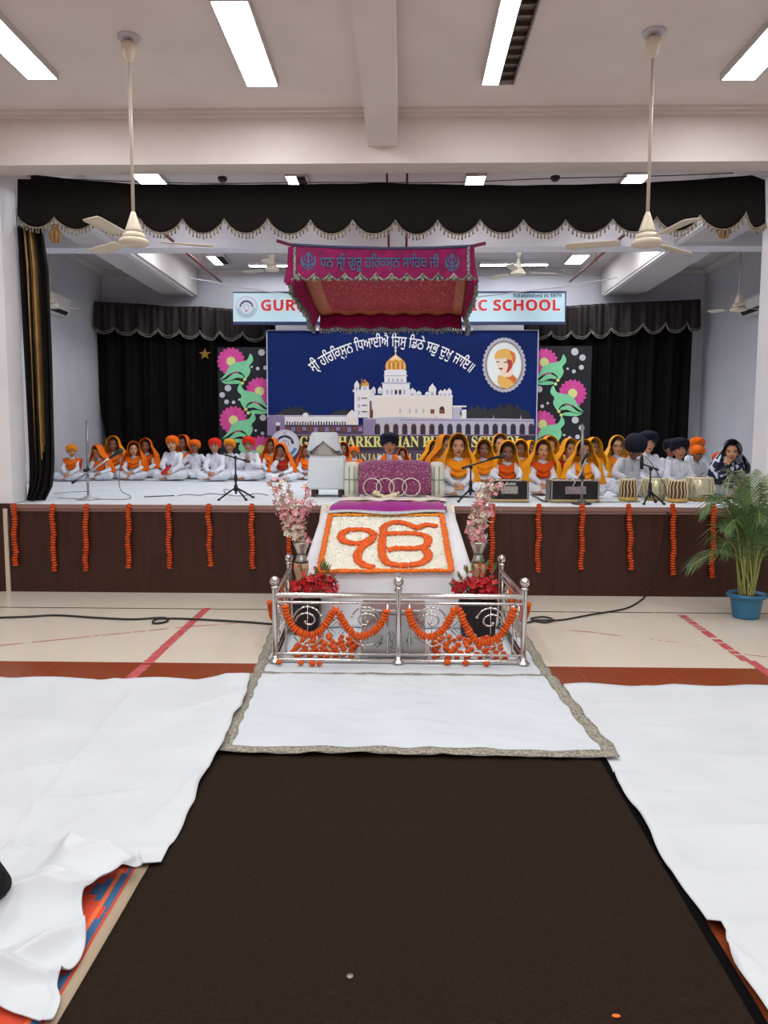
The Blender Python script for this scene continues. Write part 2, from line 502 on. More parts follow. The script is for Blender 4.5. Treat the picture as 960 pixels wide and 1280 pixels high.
fan((63, 63), 318, 384, 11.0, 'fan on a thin rod beside the left air conditioner', .9, ZSC, R_=.42, group='stage ceiling fans')
fan((925, 924), 318, 388, 10.95, 'fan on a thin rod beside the right air conditioner', .2, ZSC, R_=.42, group='stage ceiling fans')

# ------------------------------------------------------------------ air conditioners
acm = mat('air_conditioner_plastic', '#d8d4d2', .4)
darkm = mat('dark_slot', '#2b2624', .5)
def ac(X, sgn, y0, y1, ztop, zbot, label):
    t = thing('air_conditioner', (X, (y0 + y1) / 2, zbot), label, 'air conditioner', 'wall air conditioners')
    prof = [(0, zbot), (.14, zbot), (.2, zbot + .07), (.21, ztop - .03), (.19, ztop), (0, ztop)]
    obj('body', MB().prism([(X + sgn * p, y0, z) for p, z in prof], (0, y1 - y0, 0)), acm, t, smooth=False)
    obj('louver', MB().prism([(X + sgn * (p + .004), y0 + .06, z) for p, z in [(.15, zbot + .006), (.192, zbot + .058), (.186, zbot + .062), (.145, zbot + .01)]], (0, y1 - y0 - .12, 0)), darkm, t, smooth=False)
ac(SL, 1, 11.55, 12.35, P(75, 366, Y=11.9).z, P(75, 390, Y=11.9).z, 'white air conditioner on the left stage wall')
ac(SR, -1, 11.5, 12.3, P(915, 371, Y=11.9).z, P(915, 391, Y=11.9).z, 'white air conditioner on the right stage wall')

# ------------------------------------------------------------------ pipes, ropes and wires over the stage
pipem = mat('rust_red_pipe', '#6d3d3a', .5)
ropem = mat('white_rope', '#e4e2e0', .7)
blackm = mat('black_cable', '#191819', .5)
def strand(name, pts, r, m, label, cat, n=6, group=None, parent=None):
    return obj(name, MB().tube(pts, r, n), m, parent, label=label, cat=cat, group=group)
def pipe(pts, hang, label):
    o = strand('pipe', pts, .02, pipem, label, 'pipe', 8)
    for t_ in hang:
        q = Vector(pts[0]).lerp(Vector(pts[-1]), t_)
        obj('hanger', MB().tube([q, (q.x, q.y, ZSC)], .006, 6).tube([q + Vector((.03 * cos(w), 0, .03 * sin(w))) for w in [k * PI / 4 for k in range(9)]], .006, 5), pipem, o, label='thin hanger rod')
za = P(276, 352, Y=13).z
pipe([P(205, 292, Y=P(205, 292, z=za).y if P(205, 292, z=za).y < 13 else 10.0), P(276, 352, Y=13)], (.62,), 'rust red pipe slanting up left of the canopy')
pipe([P(780, 294, z=za), P(712, 352, Y=13)], (.45,), 'rust red pipe slanting up right of the canopy')
strand('rope', [P(234, 347, Y=10.1), P(270, 353, Y=9.9), P(330, 364, Y=9.7), P(392, 371, Y=9.6)], .006, ropem, 'white rope tying the left of the canopy to the wall', 'rope')
strand('rope', [P(772, 347, Y=10.1), P(700, 359, Y=9.9), P(590, 372, Y=9.6)], .006, ropem, 'white rope tying the right of the canopy to the wall', 'rope')
w_ = strand('hanging_wire', smoothline([P(40, 222, Y=8.6), P(240, 229, Y=8.6), P(400, 228, Y=8.6), P(560, 228, Y=8.6), P(690, 223, Y=8.6), P(820, 220, Y=8.6), P(925, 216, Y=8.6)]), .005, blackm, 'black wire strung along above the front valance', 'wire')
for px, py in ((278, 224), (694, 223)):
    q = P(px, py, Y=8.6)
    obj('lamp_holder', MB().lathe([(.015, .03), (.05, .02), (.055, 0), (.03, -.03)], c=q, n=14), blackm, w_)
# ------------------------------------------------------------------ curtains
velvet = mat('black_velvet', '#0c0909', .8, col2='#120e0d', scale=6, spec=.2)
velvet2 = mat('brown_black_satin', '#1d1514', .55, col2='#281e1c', scale=7, spec=.3)
velvet3 = mat('dark_rear_curtain', '#0d0a0a', .85, col2='#120e0e', scale=5, spec=.15)
goldc = mat('gold_satin', '#a5824f', .45, col2='#8c6a3c', scale=5)
fringem = mat('tan_braid', '#a89a86', .7, col2='#5c5145', scale=60)
braidm = mat('silver_braid', '#b0a89c', .6, col2='#4a443e', scale=70)

def scallops(name, pts_top, peaks, ypk, ytr, Y, m, label, wave, gath, braid, group=None, tassel=True, nper=12, soft=.0):
    """a hanging valance with a scalloped hem; every number is a pixel of the photo turned into the valance's own plane"""
    t = thing(name, P((peaks[0] + peaks[-1]) / 2, 250, Y=Y), label, 'curtain', group)
    cols = []
    for a, b in zip(peaks, peaks[1:]):
        for k in range(nper): cols.append((a + (b - a) * k / nper, k / nper))
    cols.append((peaks[-1], 0))
    def hem(px, f):
        pk = ypk(px); return pk + (ytr(px) - pk) * (1 - (2 * f - 1) ** 2) ** .8
    n = len(cols) - 1; rows = 10
    def fn(u, v):
        px, f = cols[round(u * n)]
        y0 = pl(px, pts_top); y1 = hem(px, f)
        q = P(px, lerp(y0, y1, v), Y=Y)
        q.y += wave * sin(q.x * gath) * (.3 + .7 * v) + wave * .5 * sin(q.x * gath * 2.3 + 1)
        return q
    obj('cloth', MB().grid(fn, n, rows), m, t, solid=.008)
    line = [fn(i / n, 1) + Vector((0, -.012, 0)) for i in range(n + 1)]
    br = MB().tube(line, .009 if tassel else .008, 6)
    if not tassel: br.tube([p + Vector((0, -.004, .035)) for p in line], .006, 6)
    if tassel:
        for i, p in enumerate(line):
            L_ = .045 + .012 * R.random()
            br.tube([p, p + Vector((R.uniform(-.006, .006), 0, -L_))], [.006, .009], 4)
    obj('braid', br, braid, t)
    return t
pk = [22, 68, 121, 175, 228, 281, 335, 388, 441, 494, 547, 600, 654, 707, 765, 820, 875, 932, 956]
scallops('valance', [(20, 222), (30, 217), (90, 224), (165, 230), (320, 231), (480, 229), (640, 232), (800, 229), (890, 223), (940, 219), (957, 226)], pk,
         lambda x: pl(x, [(22, 271), (121, 273), (480, 276), (765, 275), (932, 266), (956, 280)]), lambda x: pl(x, [(22, 284), (200, 292), (480, 294), (765, 292), (956, 286)]), 7.85, velvet,
         'black velvet front valance with scalloped hem hanging across the stage opening', .012, 5.0, fringem)
# gold tassel knots at the two ends of the front valance
def side_knot(px, py, label):
    q = P(px, py, Y=7.9)
    mb = MB()
    for k in range(6):
        a = k * PI / 3
        mb.tube([q, q + Vector((.05 * cos(a), .03 * sin(a), -.07)), q + Vector((.035 * cos(a), .03 * sin(a), -.15))], [.02, .028, .01], 6)
    obj('curtain_knot', mb.ell(q, .035), goldc, label=label, cat='curtain tie')
side_knot(69, 284, 'gold cloth knot hanging below the left end of the front valance')
side_knot(905, 278, 'gold cloth knot hanging below the right end of the front valance')
# front curtain drawn to the left
def lc(u, v):
    a = lerp(pl(v, [(0, 22), (.8, 35), (.95, 37), (1, 36)]), pl(v, [(0, 53), (.15, 60), (.5, 65), (.85, 68), (.95, 66), (1, 58)]), u)
    q = P(a, lerp(284, 625, v), Y=8.0)
    q.y += .05 * sin(u * 30) + .02 * sin(u * 71 + v * 2)
    if v > .9: q.y += -.10 * (v - .9) * 10 * sin(u * PI)
    q.z = max(q.z, ZS + .01)
    return q
obj('stage_curtain', MB().grid(lc, 72, 40, mf=lambda u, v: 1 if (pl(v, [(0, .30), (1, .22)]) < u < pl(v, [(0, .62), (.55, .74), (1, .5)]) and int(u * 24) % 4 != 1) else 0), [velvet, goldc], solid=.01,
    label='black and gold front curtain gathered at the left side of the stage', cat='curtain')
# rear curtains and their pelmets
YK = 13.85
def rear(pxl, pxr, ytop, label, slant=None):
    def fn(u, v):
        xl = pl(v, slant) if slant else pxl
        q = P(lerp(xl, pxr, u), 500, Y=YK)
        q.z = lerp(P(300, ytop, Y=YK).z, ZS + .01, v)
        q.y += .055 * sin(q.x * 17) + .03 * sin(q.x * 41 + 2 * v) + .01 * sin(q.x * 90)
        return q
    return obj('rear_curtain', MB().grid(fn, 220, 14), velvet3, solid=.008, label=label, cat='curtain', group='rear stage curtains')
rear(118, 345, 392, 'black pleated rear curtain on the left, with a gold star on it', [(0, 118), (.2, 119), (.5, 122), (1, 138)])
rear(660, 861, 392, 'black pleated rear curtain right of the floral panel', None)
pkl = [117, 143, 171, 198, 224, 250, 275, 303, 332]
scallops('pelmet', [(117, 377), (120, 377), (180, 380), (210, 383), (250, 383), (290, 386), (332, 387)], pkl, lambda x: pl(x, [(115, 410), (332, 418)]), lambda x: pl(x, [(115, 416), (200, 422), (332, 428)]), 13.65, velvet2,
         'dark pelmet with silver braided scallops above the left rear curtain', .03, 22, braidm, 'rear pelmets', tassel=False)
pkr = [655, 689, 714, 739, 763, 803, 831, 859, 876]
scallops('pelmet', [(655, 388), (700, 383), (760, 379), (830, 376), (878, 374)], pkr, lambda x: pl(x, [(655, 418), (760, 413), (803, 407), (859, 404), (878, 411)]), lambda x: pl(x, [(655, 425), (740, 424), (803, 418), (878, 414)]), 13.65, velvet2,
         'dark pelmet with silver braided scallops above the right rear curtain', .03, 22, braidm, 'rear pelmets', tassel=False)
# gold star on the left curtain
sp = [P(256 + (7.5 if k % 2 == 0 else 3) * sin(k * PI / 5), 442.5 - (7.5 if k % 2 == 0 else 3) * cos(k * PI / 5), Y=13.74) for k in range(10)]
obj('star', MB().prism(sp, (0, .02, 0)), mat('gold_card', '#a8882f', .35, metal=.3), smooth=False, label='gold five-pointed star pinned on the left rear curtain', cat='star')

# ------------------------------------------------------------------ floral panels
panelm = mat('black_panel_cloth', '#1c1d22', .8, col2='#22232a', scale=4)
pinkm = mat('pink_paper', '#d8429a', .7, col2='#e255a5', scale=9); pinkd = mat('pink_paper_edge', '#e679b6', .7)
greenm = mat('mint_paper', '#7fd6a0', .7, col2='#89dea8', scale=5); yelm = mat('pale_yellow_paper', '#dfe58f', .7)
dotm = mat('silver_white_paper', '#cfd2da', .6); darkg = mat('dark_green_line', '#0c2a1c', .7)
LEAF = [[(-127, 210), (-62, 140), (-12, 50), (68, 10), (148, 0), (193, -30), (218, -90), (248, -50), (250, 0), (208, 50), (223, 100), (208, 150), (168, 200), (150, 160), (108, 125), (58, 118), (-12, 140), (-62, 180), (-110, 203)],
        [(-112, 214), (-60, 208), (0, 160), (48, 136), (108, 148), (146, 176), (120, 192), (68, 186), (0, 214), (-60, 226)],
        [(-112, 226), (-50, 232), (38, 215), (108, 226), (98, 252), (18, 260), (-62, 256)]]
def floral(name, x0, x1, ytop, ybot, flowers, dots, label):
    Yp = 13.5
    t = thing(name, P((x0 + x1) / 2, ybot, Y=Yp), label, 'panel', 'floral stage panels')
    a, b = P(x0, ytop, Y=Yp), P(x1, ybot, Y=Yp)
    zb_ = ZS
    obj('backing', MB().box(a.x, b.x, Yp, Yp + .03, zb_, a.z), panelm, t, smooth=False)
    k = 1 / 9.14
    for cx, cy, mir in flowers:
        f = MB()
        # every petal is a slim rounded tongue; the group reads as one paper flower
        for i in range(18):
            w = 2 * PI * i / 18
            pts = []
            for (r, s) in [(4, 0), (10, -1.9), (14.5, -2.6), (17, -1.6), (17.6, 0), (17, 1.6), (14.5, 2.6), (10, 1.9)]:
                pts.append(P(cx + r * cos(w) - s * sin(w), cy + r * sin(w) + s * cos(w), Y=Yp - .002 - .0015 * (i % 3)))
            f.prism(pts, (0, .002, 0), i % 2 * 0)
        f.prism([P(cx + 12.5 * cos(w), cy + 12.5 * sin(w), Y=Yp - .008) for w in [j * PI / 14 for j in range(28)]], (0, .006, 0))
        fl = obj('paper_flower', f, [pinkm, pinkd], t, smooth=False)
        obj('flower_centre', MB().prism([P(cx + 5.8 * cos(w), cy + 5.8 * sin(w), Y=Yp - .012) for w in [j * PI / 10 for j in range(20)]], (0, .004, 0)), yelm, fl, smooth=False)
        g = MB(); d = MB()
        for q in LEAF:
            pts = smoothline([(px, py, 0) for px, py in q], 3, closed=True)
            g.prism([P(cx + (-p.x if mir else p.x) * k, cy + p.y * k, Y=Yp - .016) for p in pts], (0, .004, 0))
        lf = obj('paper_leaf', g, greenm, t, smooth=False)
        for (px, py) in ((157, 205), (130, 248)):
            d.prism([P(cx + (-px if mir else px) * k + 2.1 * cos(w), cy + py * k + 2.1 * sin(w), Y=Yp - .018) for w in [j * PI / 6 for j in range(12)]], (0, .003, 0))
        obj('berry', d, yelm, lf, smooth=False)
    for (dx, dy, r) in dots:
        obj('paper_dot', MB().prism([P(dx + r * cos(w), dy + r * sin(w), Y=Yp - .004) for w in [j * PI / 8 for j in range(16)]], (0, .003, 0)), dotm, t, smooth=False)
    return t
c7 = lambda x, y, r: (260 + x / 9.14, 420 + y / 9.14, r / 9.14)
c8 = lambda x, y, r: (660 + x / 9.14, 420 + y / 9.14, r / 9.14)
floral('floral_panel', 272, 342, 434, 600, [(288.7, 451.7, 0), (324.5, 489, 1), (291.7, 525, 0), (326, 562, 1)],
       [c7(*q) for q in ((612, 188, 38), (498, 352, 14), (568, 372, 20), (655, 362, 24), (228, 595, 38), (162, 673, 32), (212, 752, 27), (292, 757, 20), (358, 726, 14), (628, 933, 37), (545, 1080, 14), (622, 1113, 20))],
       'tall black panel with pink paper flowers left of the banner')
floral('floral_panel', 660, 735.5, 432.5, 600, [(680.2, 452.8, 0), (715.8, 491.7, 1), (678, 530.5, 0), (713, 569, 1)],
       [c8(*q) for q in ((535, 180, 42), (623, 247, 36), (610, 358, 28), (453, 374, 14), (524, 404, 22), (128, 607, 37), (225, 768, 15), (162, 803, 21), (80, 796, 24), (540, 960, 40), (613, 1048, 33), (566, 1152, 26), (476, 1162, 19), (414, 1131, 14))],
       'tall black panel with pink paper flowers right of the banner')

# ------------------------------------------------------------------ banner
YB = 13.3
skym = mat('banner_blue', '#0a2566', .5, col2='#08205a', scale=1.2, spec=.15)
def bnr(k): return lambda px, py: P(px, py, Y=YB - .0012 * k)
bt = thing('banner', P(501, 600, Y=YB), 'wide blue printed banner with a floodlit white domed temple and a portrait', 'banner')
a, b = P(333.5, 413, Y=YB), P(669, 600, Y=YB)
obj('cloth', MB().box(a.x, b.x, YB, YB + .012, ZS + .0, a.z), skym, bt, smooth=False)
def flat(mb, pts, k, mi=0): mb.poly([bnr(k)(x, y) for x, y in pts], mi)
def rect(mb, x0, y0, x1, y1, k, mi=0): flat(mb, [(x0, y0), (x1, y0), (x1, y1), (x0, y1)], k, mi)
def arch(x, w, y0, y1): return [(x - w / 2, y1), (x - w / 2, y0 + w * .6), (x - w * .42, y0 + w * .25), (x - w * .2, y0 + w * .05), (x, y0 - w * .05), (x + w * .2, y0 + w * .05), (x + w * .42, y0 + w * .25), (x + w / 2, y0 + w * .6), (x + w / 2, y1)]
def disc(mb, cx, cy, rx, ry, k, mi=0, n=24, a0=0, a1=2 * PI): flat(mb, [(cx + rx * cos(a0 + (a1 - a0) * i / n), cy + ry * sin(a0 + (a1 - a0) * i / n)) for i in range(n + (0 if a1 - a0 > 6.2 else 1))], k, mi)
# trees and outbuildings
pr = MB()
PALm = [mat('print_tree', '#1e2326', .5), mat('print_white', '#e4e2e2', .45), mat('print_cream', '#e6dcd0', .45), mat('print_lilac', '#8d7ca2', .45), mat('print_plum', '#4a3a55', .45), mat('print_gold', '#d8952e', .4), mat('print_gold_light', '#f3d9a0', .4), mat('print_dark', '#2a2430', .5), mat('print_grey', '#b9b6c6', .45), mat('print_brown', '#7c4a30', .5)]
TREE, WH, CRM, LIL, PLU, GO, GOL, DK, GY, BR = range(10)
def blob(x0, x1, yb_, h, k):
    pts = [(x0, yb_)]; n = 16
    for i in range(n + 1):
        u = i / n; pts.append((lerp(x0, x1, u), yb_ - h * (sin(PI * u) ** .6) * (.8 + .2 * sin(i * 2.4))))
    flat(pr, pts + [(x1, yb_)], k, TREE)
blob(344, 392, 521, 15, 1); blob(411, 447, 521, 11, 1); blob(570, 622, 526, 22, 1); blob(600, 668, 526, 25, 1.5)
rect(pr, 334, 519, 445, 534, 2, GY); rect(pr, 356, 521, 443, 531, 3, WH)
for i in range(26): rect(pr, 358 + i * 3.3, 526.5 + (i % 3) * .6, 359.6 + i * 3.3, 531.5, 4, DK)
rect(pr, 334, 531, 470, 544, 3.4, PLU)
rect(pr, 334, 522, 356, 544, 4, LIL); flat(pr, [(334, 522), (338, 519), (350, 520), (352, 517), (354, 520), (356, 522)], 4, LIL)
flat(pr, arch(347.5, 4.5, 530, 540), 5, DK); disc(pr, 347.5, 530, 3, 2.4, 6, WH); disc(pr, 382, 519, 3.6, 3.2, 6, WH)
for i in range(14): rect(pr, 357 + i * 7, 534, 362 + i * 7, 538 + (i % 3), 5, LIL if i % 2 else BR)
# temple
rect(pr, 463, 495, 565.5, 525, 5, CRM); rect(pr, 463, 494, 566, 496.2, 6, WH); rect(pr, 460, 500, 466, 525, 6, WH)
rect(pr, 443, 489, 468, 522, 6, WH); rect(pr, 441, 487, 469, 490, 7, WH); rect(pr, 462, 501, 464.5, 523, 8, BR)
for yy in (497, 506, 514): rect(pr, 452, yy, 459, yy + 1.4, 8, BR); rect(pr, 447, yy - 1, 450, yy + 4, 8, GY)
def kiosk(x, y, w, h, k=7, gold=False):
    rect(pr, x - w / 2, y - h * .45, x + w / 2, y, k, WH); flat(pr, [(x - w * .55, y - h * .45), (x - w * .48, y - h * .75), (x - w * .2, y - h * .95), (x, y - h * 1.15), (x + w * .2, y - h * .95), (x + w * .48, y - h * .75), (x + w * .55, y - h * .45)], k, GO if gold else WH)
    rect(pr, x - w * .22, y - h * .38, x + w * .22, y - h * .05, k + 1, GY)
kiosk(446, 488, 6, 11); kiosk(467, 492, 5, 8); kiosk(475, 492, 5, 8); kiosk(456, 488, 10, 12, 7.4, gold=True)
flat(pr, [(451.5, 484), (451.5, 472), (458, 479), (452.5, 478.5), (452.5, 484)], 8, BR)
rect(pr, 478, 479, 512, 495, 7, WH); rect(pr, 480.5, 463, 508, 480, 7, WH); rect(pr, 477, 478, 513, 480, 8, GY); rect(pr, 479.5, 469, 510, 470.2, 8, GY); rect(pr, 483, 461, 506, 464, 8, WH)
for i in range(5): flat(pr, arch(484.5 + i * 5.2, 3, 487, 493), 9, DK if i in (2, 3) else GY)
for i in range(4): flat(pr, arch(486 + i * 5.4, 2.6, 473, 477.5), 9, GY)
flat(pr, [(482, 462), (481.5, 457), (483.5, 452), (488, 447.5), (492.5, 444.5), (494.5, 442), (496.5, 444.5), (501, 447.5), (505.5, 452), (507.5, 457), (507, 462)], 9, GO)
flat(pr, [(487, 450), (491, 446), (494.5, 442.5), (498, 446), (502, 450), (499, 451), (494.5, 449), (490, 451)], 10, GOL)
for i in range(9): rect(pr, 483.6 + i * 2.7, 453, 484.4 + i * 2.7, 461.5, 10, BR if i % 2 else GOL)
rect(pr, 493.9, 432.5, 495.1, 443, 10, GOL); disc(pr, 494.5, 434.5, 1.6, 1.6, 11, WH, 10); disc(pr, 494.5, 438.5, 1.4, 1.4, 11, WH, 10)
for x, w, h in ((515.5, 9, 9), (523.5, 6, 6), (540.5, 9, 14), (551, 6, 7), (556, 6, 8), (561.5, 6, 9), (534, 5, 5)): kiosk(x, 495, w, h, 7 + .3 * (int(x) % 3))
for x in (499, 511, 519, 528): rect(pr, x, 511, x + 2.4, 516, 8, GY)
rect(pr, 538, 511.5, 543, 517, 8, BR); flat(pr, arch(552.5, 6.5, 508, 517), 8, DK); rect(pr, 550, 512, 555, 517, 9, BR)
rect(pr, 566, 507, 577, 524, 5, GY); rect(pr, 566, 507, 583, 509, 6, WH); rect(pr, 575, 512, 583, 524, 5, WH)
flat(pr, [(433, 523), (434, 518), (440, 512), (446, 518), (447, 523)], 8, WH); rect(pr, 434, 523, 448, 531, 8, CRM)
# arcade
flat(pr, [(454, 544), (454, 523), (500, 521), (560, 523), (617, 523), (667.5, 524), (667.5, 544)], 9, GY)
rect(pr, 454, 524, 470, 544, 10, LIL); flat(pr, [(500, 524.2), (617, 525.2), (667.5, 526), (667.5, 527.2), (617, 526.4), (500, 525.4)], 10, LIL)
for i in range(18):
    x = 472 + i * 11.3
    flat(pr, arch(x, 7, 529.5, 543), 10, BR if i < 7 else PLU); flat(pr, arch(x + .3, 5.4, 531, 543), 11, DK)
for x in (545, 617, 651): flat(pr, [(x - 1, 524), (x, 518), (x + 1, 524)], 11, GY)
rect(pr, 334, 543.5, 668.5, 582, 11, 7); rect(pr, 334, 543, 668.5, 544.3, 12, LIL)
rect(pr, 334, 563, 668.5, 583, 12, PLU)
obj('temple_picture', pr, PALm, bt, smooth=False, fix=False, label='printed floodlit white temple with gold dome and arcade')
# lettering
lm = MB()
s1 = visual_gurmukhi('ਸ੍ੀ ਹਰਿਕ੍ਸ਼ਨ ਧਿਆਈਐ ਜਿਸੁ ਡਿਠੇ ਸਭੁ ਦੁਖੁ ਜਾਇ॥'.replace('ਕ੍ਸ਼', 'ਕ੍ਿਸ਼'))
vs, fs, (xa, xb, ya, yb_) = text2d(s1, 1, .012)
cx, cy, rad = 489.5, 594.0, 166.0
sc_ = 216 / (xb - xa)
def bend(v):
    th = (v[0] - (xa + xb) / 2) * sc_ / rad
    r = rad + (v[1] - .25) * 19
    return bnr(14)(cx + r * sin(th), cy - r * cos(th)) + Vector((0, -.05 * v[2], 0))
lm.add([bend(v) for v in vs], fs)
obj('lettering', lm, mat('print_lettering_white', '#f2f4f8', .45), bt, smooth=False, fix=False, label='white arched Gurmukhi lettering')
def mbold(s): return ''.join(chr(0x1D400 + ord(c) - 65) if 'A' <= c <= 'Z' else c for c in s)
def msans(s): return ''.join(chr(0x1D5D4 + ord(c) - 65) if 'A' <= c <= 'Z' else chr(0x1D5EE + ord(c) - 97) if 'a' <= c <= 'z' else chr(0x1D7EC + ord(c) - 48) if '0' <= c <= '9' else c for c in s)
lm = MB(); text_px(lm, mbold('GURU HARKRISHAN PUBLIC SCHOOL'), 374.5, 653, 545, 559, bnr(14), bold=.012)
text_px(lm, mbold('PUNJABI BAGH, DELHI'), 437, 553, 567, 578.5, bnr(14))
obj('lettering', lm, mat('print_lettering_yellow', '#e4dc86', .45), bt, smooth=False, fix=False, label='yellow capital lettering')
# emblem
em = MB(); disc(em, 356, 555.5, 18.5, 18.5, 14, 0, 40); disc(em, 356, 555.5, 17.3, 17.3, 15, 1, 40); disc(em, 356, 555.5, 16.8, 16.8, 16, 0, 40)
def ringarc(mb, cx, cy, r0, r1, a0, a1, k, mi, f=bnr, n=20):
    A = [lerp(a0, a1, i / n) for i in range(n + 1)]
    for p, q in zip(A, A[1:]): mb.poly([f(k)(cx + r0 * sin(p), cy - r0 * cos(p)), f(k)(cx + r1 * sin(p), cy - r1 * cos(p)), f(k)(cx + r1 * sin(q), cy - r1 * cos(q)), f(k)(cx + r0 * sin(q), cy - r0 * cos(q))], mi)
ringarc(em, 356, 555.5, 8.6, 11.6, -1.5, 1.5, 17, 2); ringarc(em, 356, 555.5, 12, 16, 1.9, 2.6, 17, 3); ringarc(em, 356, 555.5, 12, 16, -2.6, -1.9, 17, 3)
for i in range(7): rect(em, 347.6 + i * 2.5, 546.5 + abs(i - 3) * .9, 348.7 + i * 2.5, 548 + abs(i - 3) * .9, 18, 0)
ringarc(em, 356, 555, 4.3, 5, -3.1, 3.1, 18, 1); disc(em, 356, 558.5, 2.2, 1.2, 18, 2, 12); rect(em, 355.6, 551, 356.4, 558, 19, 1)
rect(em, 354.5, 540, 355.6, 543, 18, 1); rect(em, 356.4, 540, 357.5, 543, 18, 1)
emm = [mat('print_emblem_white', '#dadde6', .45), mat('print_emblem_grey', '#8b93a8', .45), mat('print_emblem_navy', '#1c2c5e', .45), mat('print_emblem_blue', '#4b8fc4', .45)]
obj('emblem', em, emm, bt, smooth=False, fix=False, label='round white school emblem')
# portrait in an oval lace frame
po = MB(); cx, cy = 630.2, 456.2
for i in range(34):
    w = 2 * PI * i / 34; disc(po, cx + 24.6 * cos(w), cy + 31.6 * sin(w), 2.9, 2.9, 14 + .4 * (i % 2), 0, 10)
disc(po, cx, cy, 25.5, 32.5, 15, 0, 48); disc(po, cx, cy, 23.4, 30.2, 16, 1, 48); disc(po, cx, cy, 22, 28.6, 17, 2, 48); disc(po, cx, cy, 20.8, 27.2, 18, 3, 48)
px_ = lambda x, y: (593.75 + (x - 500) / 5.333 * 1.0, 400 + y / 5.333)
def pp(pts, k, mi): flat(po, [(500 + x / 5.333, 400 + y / 5.333) for x, y in pts], k, mi)
pp([(652, 375), (690, 352), (735, 345), (760, 372), (782, 392), (762, 430), (715, 458), (672, 447), (650, 415)], 19, 4)
pp([(700, 340), (735, 345), (760, 372), (782, 392), (762, 425), (735, 400), (705, 385)], 20, 8)
pp([(668, 345), (700, 352), (745, 318), (750, 365), (730, 380), (690, 380), (672, 372)], 20.5, 5)
pp([(640, 262), (700, 250), (752, 262), (748, 312), (722, 345), (695, 357), (675, 350), (655, 325), (645, 292)], 21, 5)
pp([(712, 262), (752, 262), (750, 310), (725, 345), (705, 355), (722, 310)], 22, 6)
pp([(632, 262), (630, 232), (648, 205), (690, 190), (730, 196), (765, 220), (772, 255), (762, 290), (750, 300), (745, 270), (700, 252), (660, 255)], 23, 4)
pp([(730, 205), (765, 220), (772, 255), (762, 290), (752, 292), (748, 250)], 24, 8)
for q in ([(640, 278), (662, 275), (664, 281), (642, 284)], [(690, 280), (718, 276), (718, 283), (692, 286)]): pp(q, 25, 7)
pp([(655, 322), (675, 318), (690, 325), (672, 333)], 25, 6)
obj('portrait', po, [mat('print_lace_silver', '#b9b8c4', .4), mat('print_lace_brown', '#7b6c62', .4), mat('print_lace_white', '#d9d4cc', .4), mat('print_oval_white', '#e9f0ee', .45), mat('print_turban_gold', '#e8b45a', .45), mat('print_skin', '#f2dcc4', .45), mat('print_red', '#b4382a', .45), mat('print_eye', '#3c2a22', .45), mat('print_orange', '#d8722e', .45)], bt, smooth=False, fix=False, label='oval portrait of a young man in a gold turban')
# white hem of the banner
hm = MB(); zt = a.z
hm.box(a.x - .01, a.x + .008, YB - .004, YB + .004, ZS, zt).box(b.x - .008, b.x + .01, YB - .004, YB + .004, ZS, zt).box(a.x, b.x, YB - .004, YB + .004, zt - .006, zt + .008)
obj('hem', hm, mat('banner_hem', '#b9bed0', .5), bt, smooth=False)

# ------------------------------------------------------------------ school sign
YG = 13.1
sg = thing('sign', P(498, 405, Y=YG), 'long pale blue school sign with red letters above the banner', 'sign')
a, b = P(291, 364.5, Y=YG), P(707, 405.5, Y=YG)
navym = mat('sign_navy_frame', '#16285a', .4)
obj('frame', MB().box(a.x, b.x, YG, YG + .08, b.z, a.z), navym, sg, smooth=False)
def sgn(k): return lambda px, py: P(px, py, Y=YG - .0015 * k)
f = MB(); f.poly([sgn(1)(x, y) for x, y in ((291.5, 366.5), (706, 366.5), (706, 402), (291.5, 402))])
obj('face', f, mat('sign_pale_blue', '#cfeaf2', .35, col2='#c0e2ee', scale=.6), sg, smooth=False, fix=False)
name_ = msans('GURU HARKRISHAN PUBLIC SCHOOL')
vs, fs, bb = text2d(name_, 1, .03)
l1 = MB(); l2 = MB(); l3 = MB()
text_px(l1, name_, 325, 701.5, 373.2, 389.6, sgn(2), bold=.05); text_px(l2, name_, 326, 700.5, 374.2, 388.6, sgn(6), bold=.012)
obj('lettering_outline', l1, mat('sign_white', '#f2f8fa', .4), sg, smooth=False, fix=False)
obj('lettering', l2, mat('sign_red', '#cf1420', .35), sg, smooth=False, fix=False, label='red school name')
text_px(l3, msans('Established in 1979'), 642, 702, 366.8, 371.6, sgn(3))
obj('lettering', l3, navym, sg, smooth=False, fix=False, label='small navy founding date')
em = MB(); cx, cy = 308, 384
def disc2(cx, cy, r, k, mi): em.poly([sgn(k)(cx + r * cos(2 * PI * i / 36), cy + r * sin(2 * PI * i / 36)) for i in range(36)], mi)
disc2(cx, cy, 13.6, 2, 1); disc2(cx, cy, 13, 3, 0)
ringarc(em, cx, cy, 6.3, 8.7, -1.5, 1.5, 4, 2, sgn); ringarc(em, cx, cy, 9.4, 12.2, 1.65, 4.63, 4, 4, sgn); ringarc(em, cx, cy, 8.1, 8.7, 1.5, 4.78, 5, 1, sgn)
for i in range(7): em.poly([sgn(6)(cx - 6.6 + i * 2 + x, cy - 5.8 + abs(i - 3) * .8 + y) for x, y in ((0, 0), (1, 0), (1, 1.3), (0, 1.3))], 0)
ringarc(em, cx, cy, 3, 3.6, -3.1, 3.1, 5, 1, sgn); em.poly([sgn(6)(cx + x, cy + y) for x, y in ((-1.6, 4), (1.6, 4), (.8, 5.6), (-.8, 5.6))], 3)
obj('emblem', em, emm[:3] + [mat('sign_red', '#cf1420')] + [mat('print_emblem_teal', '#8fc3d0', .4)], sg, smooth=False, fix=False, label='round school emblem at the left end')
